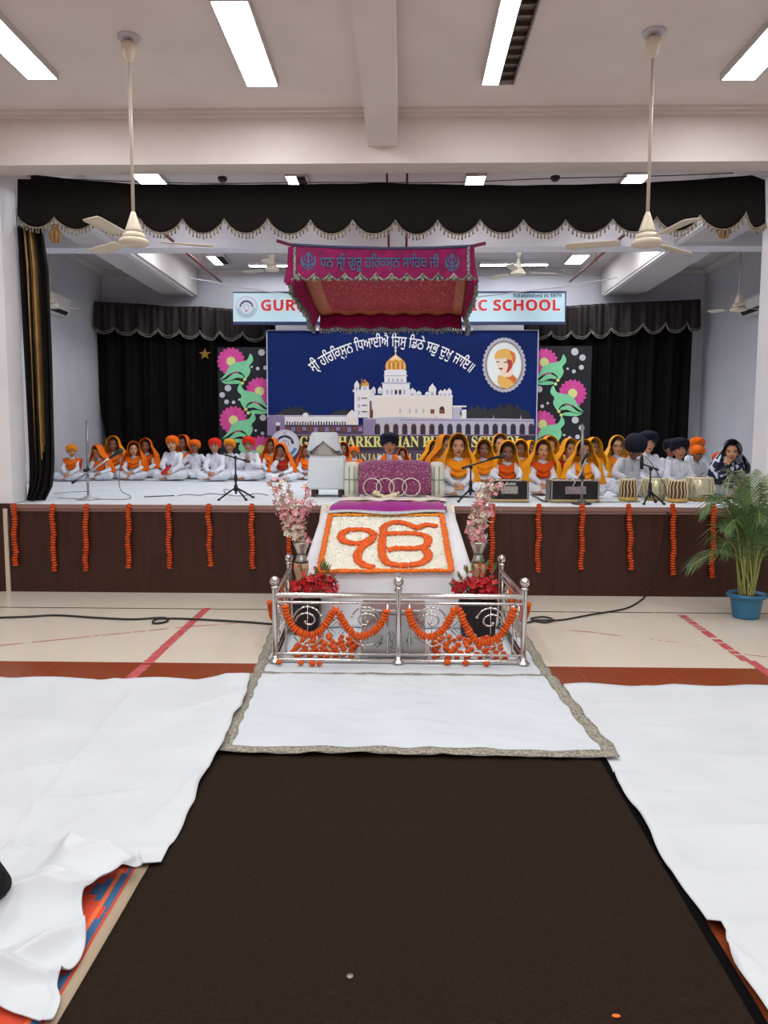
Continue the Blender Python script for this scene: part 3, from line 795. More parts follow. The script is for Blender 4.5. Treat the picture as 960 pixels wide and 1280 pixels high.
obj('bracket', MB().box(P(383, 400, Y=YG).x, P(402, 400, Y=YG).x, YG + .08, YG + .14, P(400, 412, Y=YG).z, P(400, 400, Y=YG).z), wallm, sg, smooth=False)
obj('bracket', MB().box(P(566, 400, Y=YG).x, P(592, 400, Y=YG).x, YG + .08, YG + .14, P(400, 412, Y=YG).z, P(400, 400, Y=YG).z), wallm, sg, smooth=False)

# ------------------------------------------------------------------ canopy
magm = mat('magenta_velvet', '#8f0f55', .65, col2='#760d48', scale=14, spec=.25)
magm2 = mat('magenta_lining', '#a01258', .65, col2='#8c1048', scale=10, spec=.25)
brocm = mat('red_gold_brocade', '#96142f', .6, col2='#b8683c', scale=34, lo=.56, hi=.66, spec=.25)
gbandm = mat('copper_gold_band', '#b0683a', .5, col2='#9a4a34', scale=26, spec=.3)
tealm = mat('teal_embroidery', '#1a5580', .5)
lacem = mat('silver_green_lace', '#a3a49a', .6, col2='#3a5a52', scale=50, lo=.42, hi=.58)
YF, YK2 = 7.95, 9.7
ct = thing('canopy', (P(478, 350, Y=8.6).x, 8.7, 3.0), 'magenta cloth canopy with embroidered Gurmukhi front, hung over the platform', 'canopy')
ftop = lambda px: pl(px, [(365, 306), (420, 309), (480, 310.5), (540, 310), (590, 307.5)])
fbot = lambda px: 347.5 + 2.6 * abs(sin((px - 373) / 19.4 * PI))
def fp(u, v):
    px = lerp(366, 589.5, u) if v < .05 else lerp(lerp(366, 362, v), lerp(589.5, 592, v), u)
    q = P(px, lerp(ftop(px), fbot(px), v), Y=YF)
    q.y += .012 * sin(q.x * 8) * v
    return q
obj('front_panel', MB().grid(fp, 96, 10), magm, ct, solid=.006)
tl = [fp(i / 40, 0) for i in range(41)]
obj('top_piping', MB().tube([p + Vector((0, -.005, 0)) for p in tl], .014, 6), mat('slate_piping', '#3d4468', .6), ct)
e = MB()
def cnp(px, py): return P(px, py, Y=YF - .016)
s2 = visual_gurmukhi('ਧਨ ਸ੍ੀ ਗੁਰੂ ਹਰਿਕਸ਼ਨ ਸਾਹਿਬ ਜੀ')
text_px(e, s2, 400, 549, 317, 340, cnp, bold=.015)
text_px(e, '\u262c', 376, 395, 315, 338, cnp); text_px(e, '\u262c', 556, 574, 317, 340, cnp)
obj('embroidery', e, tealm, ct, smooth=False, fix=False, label='teal embroidered Gurmukhi lettering between two khanda emblems')
e = MB()
for k in range(12):
    px = 373 + k * 19.4; 
    if px > 590: break
    q = P(px, 346, Y=YF - .01)
    e.tube([P(px - 9, 350, Y=YF - .012), P(px - 3, 346.5, Y=YF - .012), P(px, 342, Y=YF - .012), P(px + 3, 346.5, Y=YF - .012), P(px + 9, 350, Y=YF - .012)], .012, 5)
    e.tube([P(px, 345, Y=YF - .012), P(px, 351, Y=YF - .012)], [.008, .028], 6)
obj('lace_hem', e, lacem, ct)
for s in (0, 1):
    b0 = MB()
    b0.tube([P(lerp(368.5, 585.5, s), y, Y=YF - .012) for y in (309, 318, 328, 338, 346)], .016, 6)
    obj('edge_braid', b0, lacem, ct)
# underside and side flaps
def under(u, v):
    f = P(lerp(368, 588, u), 309, Y=YF + .02); g = P(lerp(400, 577, u), 393 - 5 * sin(PI * u) * 0 - 8 * (u > .9) * 0, Y=YK2)
    q = f.lerp(g, v); q.z -= .10 * sin(PI * v) * (1 - .25 * sin(PI * u)) ; q.z += .012 * sin(u * 40 + v * 3) * v
    return q
obj('roof_cloth', MB().grid(under, 60, 40, mf=lambda u, v: 1 if (u < .10 or u > .93 or v > .86) else 0), [brocm, gbandm], ct, solid=.006)
def backflap(u, v):
    q = under(u, 1); q.z -= .17 * v; q.y += .01 * sin(u * 50) * v - .03 * v; return q
obj('back_flap', MB().grid(backflap, 60, 4), magm2, ct, solid=.006)
for s, uu in ((-1, 0), (1, 1)):
    def side(u, v, s=s, uu=uu):
        q = under(uu, u); q.x += s * (.05 + .03 * sin(u * 9)) * v; q.z -= (.26 - .1 * u) * v; q.y += .012 * sin(u * 30) * v; return q
    m_ = MB().grid(side, 40, 5)
    obj('side_flap', m_, magm2, ct, solid=.006)
    fr = MB()
    for i in range(41):
        p = side(i / 40, 1); fr.tube([p, p + Vector((R.uniform(-.02, .02), R.uniform(-.01, .01), -.07 - .03 * R.random()))], [.02, .012], 5)
    obj('fringe', fr, lacem, ct)
fr = MB()
for i in range(61):
    p = backflap(i / 60, 1); fr.tube([p, p + Vector((R.uniform(-.01, .01), 0, -.05 - .02 * R.random()))], [.012, .008], 5)
obj('fringe', fr, lacem, ct)
# hanging tail of lace at the two front corners
for px in (364, 589):
    mb = MB()
    for k in range(5):
        mb.tube(smoothline([P(px + (k - 2) * .8, 309, Y=YF), P(px + (k - 2) * 1.6, 335, Y=YF + .02), P(px + (k - 2) * 2.6 + (2 if px > 500 else -2), 353 + 3 * (k % 2), Y=YF)], 5), .02, 6)
    obj('corner_tail', mb, magm, ct)
tiem = mat('plum_tie', '#7a2350', .6)
for (p0, p1) in (((366, 307), (346, 301)), ((589, 308), (607, 304))):
    obj('corner_tie', MB().tube([P(*p0, Y=YF), P(*p1, Y=YF)], .017, 8), tiem, ct)
for (x0, y0, x1, y1) in ((486, 309, 482, 250), (508, 309, 509, 250)):
    q0 = P(x0, y0, Y=YF + .05); q1 = P(x1, y1, Y=YF + .05)
    obj('hanging_cord', MB().tube([q0, (q1.x, q1.y, ZSC)], .013, 6), tiem, ct)
# ------------------------------------------------------------------ people
def face_material(name, skin, dark):
    m = bpy.data.materials.new(name); m.use_nodes = True
    nt = m.node_tree; L = nt.links; b = nt.nodes['Principled BSDF']
    b.inputs['Roughness'].default_value = .55
    at = nt.nodes.new('ShaderNodeAttribute'); at.attribute_name = 'fp'
    sx = nt.nodes.new('ShaderNodeSeparateXYZ'); L.new(at.outputs['Vector'], sx.inputs[0])
    def M(op, a, v=None):
        n = nt.nodes.new('ShaderNodeMath'); n.operation = op
        for k, q in enumerate((a, v)):
            if q is None: continue
            if isinstance(q, (int, float)): n.inputs[k].default_value = q
            else: L.new(q, n.inputs[k])
        return n.outputs[0]
    x = M('ABSOLUTE', sx.outputs[0]); y = sx.outputs[1]; z = sx.outputs[2]
    front = M('MULTIPLY', M('LESS_THAN', y, -.035), M('GREATER_THAN', y, -.115))
    def ell(cx, cz, rx, rz):
        a = M('DIVIDE', M('SUBTRACT', x, cx), rx); c = M('DIVIDE', M('SUBTRACT', z, cz), rz)
        return M('MULTIPLY', M('LESS_THAN', M('ADD', M('MULTIPLY', a, a), M('MULTIPLY', c, c)), 1), front)
    def mix(f, a, c):
        n = nt.nodes.new('ShaderNodeMix'); n.data_type = 'RGBA'; L.new(f, n.inputs[0])
        for k, q in ((6, a), (7, c)):
            if isinstance(q, str): n.inputs[k].default_value = rgb(q)
            else: L.new(q, n.inputs[k])
        return n.outputs[2]
    nz = nt.nodes.new('ShaderNodeTexNoise'); nz.inputs['Scale'].default_value = 12
    c = mix(nz.outputs[0], skin, dark)
    c = mix(ell(0, -.054, .021, .0085), c, '#8a4038')
    c = mix(ell(.031, .004, .0165, .0075), c, '#d8cdc4')
    c = mix(ell(.031, .0045, .0075, .0078), c, '#1a0f0b')
    c = mix(ell(.031, .0105, .0175, .0028), c, '#1c110d')
    c = mix(ell(.033, .027, .020, .0045), c, '#20140f')
    c = mix(ell(.0075, -.026, .0035, .003), c, '#4a2a20')
    L.new(c, b.inputs['Base Color'])
    return m
SKIN = [face_material('skin_warm_brown', '#b9805c', '#a8704e'), face_material('skin_deep_brown', '#8c5a40', '#7c4d36'), face_material('skin_light_brown', '#cb9670', '#bb8660')]
hairm = mat('black_hair', '#15100f', .5)

def rot(ax, a): return Matrix.Rotation(a, 3, ax)

def ik(S, W, l1, l2, pole):
    d = W - S; D = min(d.length, (l1 + l2) * .995); dn = d.normalized()
    a = (l1 * l1 - l2 * l2 + D * D) / (2 * D); h = sqrt(max(1e-6, l1 * l1 - a * a))
    p = Vector(pole); p = (p - dn * p.dot(dn)).normalized()
    return S + dn * a + p * h, S + dn * D

def remesh(mb, vox, smooth, dec, name):
    me = mb.mesh(name); o = bpy.data.objects.new(name, me); COL.objects.link(o)
    a = o.modifiers.new('a', 'REMESH'); a.mode = 'VOXEL'; a.voxel_size = vox
    b = o.modifiers.new('b', 'SMOOTH'); b.iterations = smooth; b.factor = .5
    if dec < 1:
        c = o.modifiers.new('c', 'DECIMATE'); c.ratio = dec
    dg = bpy.context.evaluated_depsgraph_get()
    out = bpy.data.meshes.new_from_object(o.evaluated_get(dg)); out.name = name
    bpy.data.objects.remove(o); bpy.data.meshes.remove(me)
    out.polygons.foreach_set('use_smooth', [True] * len(out.polygons))
    return out

HS = 1.17
def skel(pose, hy, hp, lean, kw):
    J = {}
    pel = Vector((0, 0, .10)); T = rot('X', lean)
    J['pel'] = pel; J['T'] = T
    J['neck'] = pel + T @ Vector((0, 0, .375))
    HM = (rot('X', lean * .6) @ rot('Z', hy) @ rot('X', hp)) * HS
    J['HM'] = HM
    J['head'] = J['neck'] + rot('X', lean * .6) @ Vector((0, -.012, .075)) + HM @ Vector((0, -.008, .060))
    for s, nm in ((1, 'L'), (-1, 'R')):
        J['sh' + nm] = J['neck'] + T @ Vector((s * .120, .005, -.045))
        J['hip' + nm] = pel + Vector((s * .085, 0, -.005))
        J['kn' + nm] = Vector((s * (.16 + kw * .45), -.24, .105))
        J['an' + nm] = Vector((-s * .06, -.27 - (.03 if s > 0 else 0), .05))
        J['to' + nm] = Vector((-s * .17, -.235 - (.03 if s > 0 else 0), .04))
    h = J['head']
    W = {'lap': ((.055, -.285, .165), (-.06, -.29, .16)), 'clasp': ((.045, -.30, .15), (-.045, -.305, .16)),
         'knees': ((.2, -.27, .185), (-.2, -.27, .185)), 'harm': ((.11, -.41, .26), (-.13, -.37, .25)),
         'tabla': ((.15, -.40, .23), (-.15, -.42, .22)), 'namaste': ((.022, -.20, .315), (-.022, -.20, .315))}
    if pose == 'chin': w = (Vector((.06, -.29, .16)), h + HM @ Vector((-.035, -.125, -.125)))
    elif pose == 'chinL': w = (h + HM @ Vector((.035, -.125, -.125)), Vector((-.06, -.29, .16)))
    else: w = [Vector(q) for q in W[pose]]
    for (s, nm), q in zip(((1, 'L'), (-1, 'R')), w):
        up = (pose == 'chin' and s < 0) or (pose == 'chinL' and s > 0)
        pole = (s * .5, -.1, -1) if up else (s * 1.0, .35, -.5)
        J['el' + nm], J['wr' + nm] = ik(J['sh' + nm], q, .225, .205, pole)
    J['pose'] = pose
    return J

def hand(mb, J, nm):
    s = 1 if nm == 'L' else -1
    w = J['wr' + nm]; e = J['el' + nm]; pose = J['pose']
    up = (pose == 'chin' and s < 0) or (pose == 'chinL' and s > 0)
    if pose == 'namaste': d = Vector((0, -.25, 1)); n = Vector((-s, 0, 0)); curl = .05
    elif up: d = Vector((-s * .25, .12, 1)); n = Vector((0, 1, 0)); curl = .75
    elif pose == 'harm': d = Vector((0, -1, -.15)); n = Vector((0, 0, -1)); curl = .3
    elif pose == 'tabla': d = Vector((-s * .15, -1, .0)); n = Vector((0, 0, -1)); curl = .25
    elif pose == 'knees': d = Vector((s * .15, -.8, -.5)); n = Vector((0, .3, -1)); curl = .45
    else: d = Vector((-s * .75, -.55, -.25)); n = Vector((0, .35, -1)); curl = .5
    d = d.normalized(); n = (n - d * n.dot(d)).normalized(); sd = d.cross(n) * (1 if s > 0 else -1)
    for i, q in enumerate((-.024, -.008, .008, .023)):
        k = w + d * .062 + sd * q * 1.12
        mb.cap(w + d * .008 + sd * q * .6, .0125, k, .0105, 8)
        L_ = (.030, .036, .034, .026)[i]; p = k; c = curl * (.6 + .15 * i)
        for g in range(2):
            dd = (d * cos(c) + n * sin(c)).normalized()
            p2 = p + dd * L_ * (1 if g == 0 else .85)
            mb.cap(p, .0085 - g * .0008, p2, .0075 - g * .0012, 8); p = p2; c += curl * .9
    t0 = w + d * .016 - sd * .02; t1 = t0 + (d * .65 - sd * .75 + n * .25).normalized() * .032; t2 = t1 + (d * .95 - sd * .2 + n * .3).normalized() * .026
    mb.cap(t0, .012, t1, .0095, 8); mb.cap(t1, .0095, t2, .0075, 8)

BODY = {}
def body(pose, hy=0, hp=0, lean=.12, kw=.2, collar=True):
    key = (pose, hy, hp, lean, kw)
    if key in BODY: return BODY[key]
    J = skel(*key); T = J['T']; pel = J['pel']
    tp = lambda x, y, z: pel + T @ Vector((x, y, z))
    mb = MB()
    mb.cap(tp(0, 0, .0), .085, tp(0, .005, .18), .078).cap(tp(-.045, 0, .22), .066, tp(-.04, .005, .295), .06).cap(tp(.045, 0, .22), .066, tp(.04, .005, .295), .06)
    mb.cap(tp(0, 0, .15), .08, tp(0, .01, .31), .06).cap(tp(-.09, .006, .325), .034, tp(.09, .006, .325), .034)
    h = J['head']; HM = J['HM']; hp_ = lambda x, y, z: h + HM @ Vector((x, y, z))
    mb.cap(J['neck'] + T @ Vector((0, .005, -.04)), .040, hp_(0, .018, -.06), .037)
    mb.ell(hp_(0, .010, .02), (.071, .088, .083), 20, 14, M=HM).ell(hp_(0, -.016, -.032), (.056, .064, .07), 18, 12, M=HM).ell(hp_(0, -.052, -.08), (.024, .022, .022), M=HM)
    mb.ell(hp_(0, -.03, -.055), (.047, .042, .043), M=HM)
    mb.cap(hp_(0, -.079, .004), .008, hp_(0, -.095, -.026), .0115, 10).ell(hp_(0, -.085, -.030), (.0165, .012, .010), M=HM)
    mb.cap(hp_(-.036, -.066, .026), .010, hp_(.036, -.066, .026), .010, 8)
    mb.ell(hp_(0, -.076, -.049), (.021, .010, .006), M=HM).ell(hp_(0, -.074, -.060), (.018, .010, .006), M=HM)
    for s, nm in ((1, 'L'), (-1, 'R')):
        mb.ell(hp_(s * .036, -.052, -.024), (.024, .024, .022), M=HM)
        mb.ell(hp_(s * .072, .01, -.008), (.011, .019, .030), M=HM)
        mb.cap(J['sh' + nm], .040, J['el' + nm], .032).cap(J['el' + nm], .033, J['wr' + nm], .0205)
        hand(mb, J, nm)
        mb.cap(J['hip' + nm], .08, J['kn' + nm], .052).cap(J['kn' + nm], .05, J['an' + nm], .029)
        mb.cap(J['an' + nm], .03, J['to' + nm], .02).cap(J['an' + nm] + Vector((0, .02, -.01)), .026, J['to' + nm] + Vector((0, .03, 0)), .016)
    me = remesh(mb, .0045, 5, .28, 'body')
    import numpy as np
    def getv(m_):
        q = np.empty(len(m_.vertices) * 3, np.float32); m_.vertices.foreach_get('co', q); return q.reshape(-1, 3)
    a = me.attributes.new('fp', 'FLOAT_VECTOR', 'POINT'); inv = np.array(HM.inverted()); co = getv(me) - np.array(h)
    fp = co @ inv.T; fp[np.linalg.norm(co, axis=1) > .16] = (0, 9, 0)
    a.data.foreach_set('vector', fp.astype(np.float32).ravel())
    from mathutils import noise
    def crumple(m_, parts, off):
        q = getv(m_); nn = np.empty(len(m_.vertices) * 3, np.float32); m_.vertex_normals.foreach_get('vector', nn); nn = nn.reshape(-1, 3)
        d = np.array([sum(am * noise.noise(Vector((x * f + off, y * f, z * f * .8))) for f, am in parts) for x, y, z in q.tolist()], np.float32)
        q = q + nn * d[:, None]
        m_.vertices.foreach_set('co', q.ravel())
    def settle(m_):
        q = getv(m_); z = q[:, 2]; q[:, 2] = np.where(z < .004, .004 + .1 * np.maximum(-.02, z - .004), z)
        m_.vertices.foreach_set('co', q.ravel()); m_.update()
    # shirt
    sb = MB()
    sb.cap(tp(0, 0, .02), .108, tp(0, .0, .18), .098).cap(tp(-.045, 0, .20), .086, tp(-.045, .005, .30), .072).cap(tp(.045, 0, .20), .086, tp(.045, .005, .30), .072)
    sb.cap(tp(-.10, .006, .323), .045, tp(.10, .006, .323), .045).cap(tp(0, .006, .315), .062, tp(0, .004, .37), .05)
    sb.ell(pel + Vector((0, -.10, .02)), (.20, .15, .062), 18, 10).ell(pel + Vector((0, .05, 0)), (.16, .12, .09), 18, 10)
    for s, nm in ((1, 'L'), (-1, 'R')):
        S, E_, W_ = J['sh' + nm], J['el' + nm], J['wr' + nm]
        c0 = E_.lerp(W_, .86)
        sb.cap(S, .054, E_, .046).cap(E_, .046, c0, .036)
    sb.v = [Vector((p.x, p.y, p.z)) for p in sb.v]
    shirt = remesh(sb, .009, 3, .6, 'kurta')
    crumple(shirt, ((9, .013), (21, .008), (40, .004)), 0)
    pb = MB()
    pb.cap(pel + Vector((-.06, .01, 0)), .105, pel + Vector((.06, .01, 0)), .105)
    for s, nm in ((1, 'L'), (-1, 'R')):
        k = J['kn' + nm]; a_ = J['an' + nm]
        pb.cap(J['hip' + nm], .095, k, .075).cap(k, .073, k.lerp(a_, .8), .05)
    pants = remesh(pb, .010, 3, .6, 'trousers')
    crumple(pants, ((11, .014), (25, .009)), 7)
    for m_ in (pants, shirt, me): settle(m_)
    # collar band
    cbm = MB(); cc = J['neck'] + T @ Vector((0, -.002, -.005))
    cbm.tube([cc + T @ Vector((.050 * cos(w), .050 * sin(w) - .004, .012 * sin(w))) for w in [k * PI / 10 for k in range(20)]], .010, 6, closed=True)
    cbm.tube([cc + T @ Vector((0, -.056, -.01)), cc + T @ Vector((0, -.075, -.06)), cc + T @ Vector((0, -.088, -.13))], [.008, .007, .006], 6)
    coll = cbm.mesh('collar'); coll.polygons.foreach_set('use_smooth', [True] * len(coll.polygons))
    BODY[key] = (J, me, shirt, pants, coll)
    return BODY[key]

def link_mesh(name, me, m, parent, mods=None, label=None):
    if not me.materials: me.materials.append(m)
    o = bpy.data.objects.new(name, me); COL.objects.link(o); o.parent = parent
    o.material_slots[0].link = 'OBJECT'; o.material_slots[0].material = m
    if label: o['label'] = label
    return o

CACHE = {}
def cached(key, fn):
    if key not in CACHE:
        r = fn(); me = r.mesh(key[0]); fixn(me)
        me.polygons.foreach_set('use_smooth', [True] * len(me.polygons)); CACHE[key] = me
    return CACHE[key]

def turban_mesh(J, style):
    h, HM = J['head'], J['HM']
    big = style == 'big'
    def fn(u, v):
        th = 2 * PI * u                       # 0 = front
        fa = abs(((th + PI) % (2 * PI)) - PI); fr = fa / PI
        zb = pl(fa, [(0, .048), (.35, .036), (.9, .010), (1.5, -.020), (2.4, -.04), (PI, -.045)])
        zt = .152 if big else .128
        prof = [(0, 1.04), (.08, 1.17), (.2, 1.30), (.40, 1.38), (.6, 1.34), (.78, 1.14), (.91, .74), (1, .02)] if big else [(0, 1.03), (.08, 1.10), (.25, 1.20), (.48, 1.22), (.68, 1.10), (.84, .82), (.95, .42), (1, .02)]
        r = pl(v, prof)
        fold = (v * 6 + fr * 2.6) % 1
        r *= 1 + (.05 if v < .93 else .0) * (fold ** .6) - .025
        k = 1 - .08 * (1 - fr) * (big and v > .2)
        p = Vector((.080 * r * sin(th), -.094 * r * k * cos(th) + .010, lerp(zb, zt, v ** .9)))
        if big: p.z += .010 * (abs(sin(th)) ** 2) * sin(PI * v)
        return h + HM @ p
    mb = MB().grid(fn, 60, 30, closed=True)
    return mb

def hair_mesh(J):
    h, HM = J['head'], J['HM']
    def fn(u, v):
        a = -PI + 2 * PI * u; fr = abs(a) / PI       # a=0 front
        zlow = .062 if fr < .2 else lerp(.062, -.05, min(1, (fr - .2) / .22)) if fr < .42 else lerp(-.05, -.09, (fr - .42) / .58)
        z = lerp(zlow, .0895, v)
        k = sqrt(max(.0, 1 - (min(max(z, -.02) , .0895) / .0900) ** 2)) if z > 0 else 1
        part = 1 - .06 * max(0, 1 - abs(a) * 6)
        return h + HM @ Vector((.079 * k * sin(a), .010 - .096 * k * cos(a), .02 + z * part))
    return MB().grid(fn, 40, 12, closed=True)

def hood_mesh(J, width, length, seed):
    h, HM = J['head'], J['HM']; T = J['T']; nk = J['neck']
    rr = random.Random(seed); ph = rr.random() * 6
    def fn(u, v):
        t = 2 * u - 1; a = v
        sg = 1 if t >= 0 else -1; at = abs(t)
        yl = lerp(-.052, .122, a)
        k = sqrt(max(.02, 1 - max(0, (yl - .0) / .128) ** 2)) if yl > 0 else 1.0
        rx, rz = .103 * k * (1 if a > .05 else .97), .118 * k + .012
        if at <= .4:
            w = at / .4 * PI / 2
            q = Vector((sg * rx * sin(w), yl - .01 * sin(w) + (.022 * (1 - a)) * (1 - at / .4), .012 + rz * cos(w)))
            return h + HM @ q
        s = (at - .4) / .6
        q0 = h + HM @ Vector((sg * rx, yl - .01, .012))
        kk = sqrt(max(.01, 1 - max(0, (a - .45) / .56) ** 2))
        xs = width * kk
        xe = xs * lerp(.60, 1, min(1, a / .28))
        end = nk + T @ Vector((sg * xe, lerp(-.175, .125, a) + .02 * sin(PI * min(1, a * 2)), -length + .05 * a))
        mid = nk + T @ Vector((sg * (xs * lerp(.60, .80, min(1, a / .3))), lerp(-.105, .105, a), -.03))
        p = q0.lerp(mid, min(1, s / .35) ** .9) if s < .35 else mid.lerp(end, (s - .35) / .65)
        out = Vector((sg * (1 - a), a - .4, 0))
        p += out * .014 * s * sin(a * 17 + ph + s * 2) + out * .008 * sin(s * 9 + ph)
        return p
    return MB().grid(fn, 56, 26)

def cowl_mesh(J, low=.24, seed=0, wide=1.0):
    nk = J['neck']; T = J['T']
    def fn(u, v):
        t = 2 * u - 1; th = t * 1.45
        top = lerp(-.035, .012, abs(t) ** 1.3); bot = lerp(-low, -.035, abs(t) ** 2.0)
        z = lerp(top, bot, v)
        r = .088 + .040 * min(1, v * 3) + .012 * sin(v * 17 + 2.5 * abs(t)) * min(1, v * 3) + .004 * sin(t * 13 + v * 5)
        return nk + T @ Vector((lerp(1.0, 1.38, min(1, v * 2)) * wide * r * sin(th), -r * cos(th) * lerp(.85, 1, min(1, v * 3)) - .006, z))
    return MB().grid(fn, 40, 22)

def stole_mesh(J):
    """open scarf: two bands coming down from behind the neck over the chest"""
    nk = J['neck']; T = J['T']; mb = MB()
    for s in (1, -1):
        def fn(u, v, s=s):
            x = s * (.045 + .075 * u + .02 * v * u)
            if v < .25:
                w = v / .25; return nk + T @ Vector((x * (.9 + .1 * w), .05 - .12 * w, .0 + .035 * sin(PI * w) - .02 * w - .03 * u))
            w = (v - .25) / .75
            return nk + T @ Vector((x, -.075 - .045 * min(1, w * 2) + .006 * sin(u * 14), -.02 - .03 * u - .24 * w))
        mb.grid(fn, 10, 20)
    return mb

def glasses_mesh(J):
    h, HM = J['head'], J['HM']; mb = MB()
    for s in (1, -1):
        mb.tube([h + HM @ Vector((s * .031 + .021 * cos(w), -.096, .004 + .017 * sin(w))) for w in [k * PI / 8 for k in range(16)]], .0022, 5, closed=True)
        mb.tube([h + HM @ Vector((s * .052, -.094, .008)), h + HM @ Vector((s * .076, .0, .008))], .002, 5)
    mb.tube([h + HM @ Vector((-.01, -.098, .006)), h + HM @ Vector((.01, -.098, .006))], .002, 5)
    return mb

CL = lambda n, c, c2: mat(n, c, .8, col2=c2, scale=7, bump=.25, bscale=30, spec=.25)
COLS = {'white': CL('white_uniform_cotton', '#e3e6ee', '#d4d9e4'), 'greywhite': CL('pale_grey_shirt', '#c8cad2', '#bbbec9'), 'orange': CL('saffron_cloth', '#f2740f', '#e3610a'), 'amber': CL('amber_cloth', '#f59a16', '#ea860d'),
        'yellow': CL('golden_yellow_cloth', '#f6ae1c', '#ef9a10'), 'pale': CL('pale_yellow_cloth', '#f1b94a', '#eba832'), 'red': CL('scarlet_turban_cloth', '#e8301a', '#d62812'), 'navy': CL('navy_turban_cloth', '#10182c', '#0b1120'),
        'deep': CL('deep_orange_cloth', '#df5a12', '#cc4a0c'), 'rust': CL('rust_red_cloth', '#b3311c', '#a02814'), 'black': CL('black_cloth', '#121215', '#19191d'),
        'print': mat('navy_white_print', '#151c38', .8, col2='#d2d9e8', scale=11, lo=.53, hi=.56, detail=1), 'zebra': mat('black_white_stripe', '#17181c', .8, col2='#d5d6da', scale=22, lo=.45, hi=.55, tex='wave')}

def person(px, ytop, Y, pose, label, group, hy=0, hp=0, lean=.1, kw=.2, skin=0, turban=None, tcol='orange', hood=None, cowl=None, stole=None, glasses=False, shirt='white', pants='white', s=None, rz=0, width=0.305, length=.30, low=.24, z=None, hoodseed=0, vest=None):
    key = (pose, hy, hp, lean, kw)
    J, bm_, sh, pa, co = body(*key)
    z = ZS + .002 if z is None else z
    top = P(px, ytop, Y=Y - .05)
    full = J['head'].z + HS * (.150 if turban == 'big' else .126 if turban else .136 if hood else .105)
    if s is None: s = (top.z - z) / full
    hx = (rot('Z', rz) @ J['head']).x * s
    t = thing('person', (P(px, 580, Y=Y).x - hx, Y, z), label, 'person', group, rz=rz)
    t.scale = (s, s, s)
    link_mesh('body', bm_, SKIN[skin], t)
    link_mesh('kurta', sh, COLS[shirt], t); link_mesh('collar', co, COLS[shirt], t)
    link_mesh('trousers', pa, COLS[pants], t)
    if turban: link_mesh('turban', cached(('turban', key, turban), lambda: turban_mesh(J, turban)), COLS[tcol], t)
    else: link_mesh('hair', cached(('hair', key), lambda: hair_mesh(J)), hairm, t)
    if hood:
        o = link_mesh('head_scarf', cached(('head_scarf', key, width, length, hoodseed), lambda: hood_mesh(J, width, length, hoodseed)), COLS[hood], t)
        md = o.modifiers.new('thickness', 'SOLIDIFY'); md.thickness = .008; md.offset = 1
    if cowl:
        o = link_mesh('chest_scarf', cached(('chest_scarf', key, low), lambda: cowl_mesh(J, low)), COLS[cowl], t)
        md = o.modifiers.new('thickness', 'SOLIDIFY'); md.thickness = .008
    if stole:
        o = link_mesh('stole', cached(('stole', key), lambda: stole_mesh(J)), COLS[stole], t)
        md = o.modifiers.new('thickness', 'SOLIDIFY'); md.thickness = .008
    if vest:
        for sd, nm in ((1, 'L'), (-1, 'R')):
            S, E_ = J['sh' + nm], J['el' + nm]
            def fn(u, v):
                a = lerp(-1.4, 1.5, u); c = S.lerp(E_, v * .95); r = .075 - .008 * v
                return c + Vector((sd * r * cos(a), r * sin(a) + .03, .03 if v < .05 else 0))
            o = link_mesh('vest_sleeve', cached(('vest_sleeve', key, nm), lambda: MB().grid(fn, 12, 10)), COLS[vest], t)
            md = o.modifiers.new('thickness', 'SOLIDIFY'); md.thickness = .008
    if glasses: link_mesh('glasses', cached(('glasses', key), lambda: glasses_mesh(J)), blackm, t)
    return t

GL, GR, GC = 'children seated on the left of the stage', 'girls in yellow seated on the right of the stage', 'boys seated at the drums on the right'
person(92, 555, 11.95, 'clasp', 'leftmost boy on the stage, in an orange turban, orange scarf and red sleeves', GL, hy=.5, hp=.15, turban='small', tcol='amber', cowl='orange', vest='rust', skin=2)
person(127, 556, 12.15, 'chin', 'small girl in orange bending forward with one arm across her face, behind the boom microphone', GL, hy=-.55, hp=.2, lean=.3, hood='orange', cowl='orange', skin=0, hoodseed=1)
person(144.5, 545.5, 12.75, 'lap', 'taller girl in an orange head scarf seated behind the bending girl at the left', GL, hood='amber', cowl='orange', skin=1)
person(169, 552, 12.3, 'lap', 'girl in a bright orange scarf looking right, just right of the boom microphone head', GL, hy=.35, hood='orange', cowl='orange', skin=2)
person(184.5, 548, 13.1, 'lap', 'girl in an orange scarf just left of the boy with the red bottle', GL, hood='orange', cowl='deep', skin=1, hoodseed=2)
pb_ = person(217.5, 544, 12.25, 'clasp', 'boy in white with an orange turban holding a red bottle in his lap', GL, turban='small', tcol='orange', kw=.17, skin=2)
person(231, 544, 13.2, 'lap', 'girl in an orange scarf half hidden behind the boy holding the bottle', GL, hy=-.3, hood='orange', cowl='orange', skin=1)
person(245, 549, 12.75, 'knees', 'smaller boy in an orange turban between the bottle boy and the first red turban', GL, turban='small', tcol='orange', kw=.17, skin=1)
person(270, 547, 12.1, 'clasp', 'boy in a red turban seated just left of the short black microphone stand', GL, turban='small', tcol='red', kw=.17, skin=0)
person(288.5, 548, 12.75, 'knees', 'boy in an orange turban seated between the two red turbans', GL, turban='small', tcol='amber', kw=.17, skin=0)
person(312, 545, 12.35, 'namaste', 'boy in a red turban and glasses with his palms pressed together', GL, turban='small', tcol='red', glasses=True, kw=.17, skin=0)
person(341, 548, 12.95, 'lap', 'girl in orange looking sideways in front of the round banner emblem', GL, hy=-.55, hood='orange', cowl='orange', skin=1)
person(353, 554, 12.05, 'chin', 'girl under a large orange scarf resting her face on her hand', GL, hy=-.2, hp=.2, lean=.2, hood='orange', cowl='rust', skin=1, width=0.290, hoodseed=3)
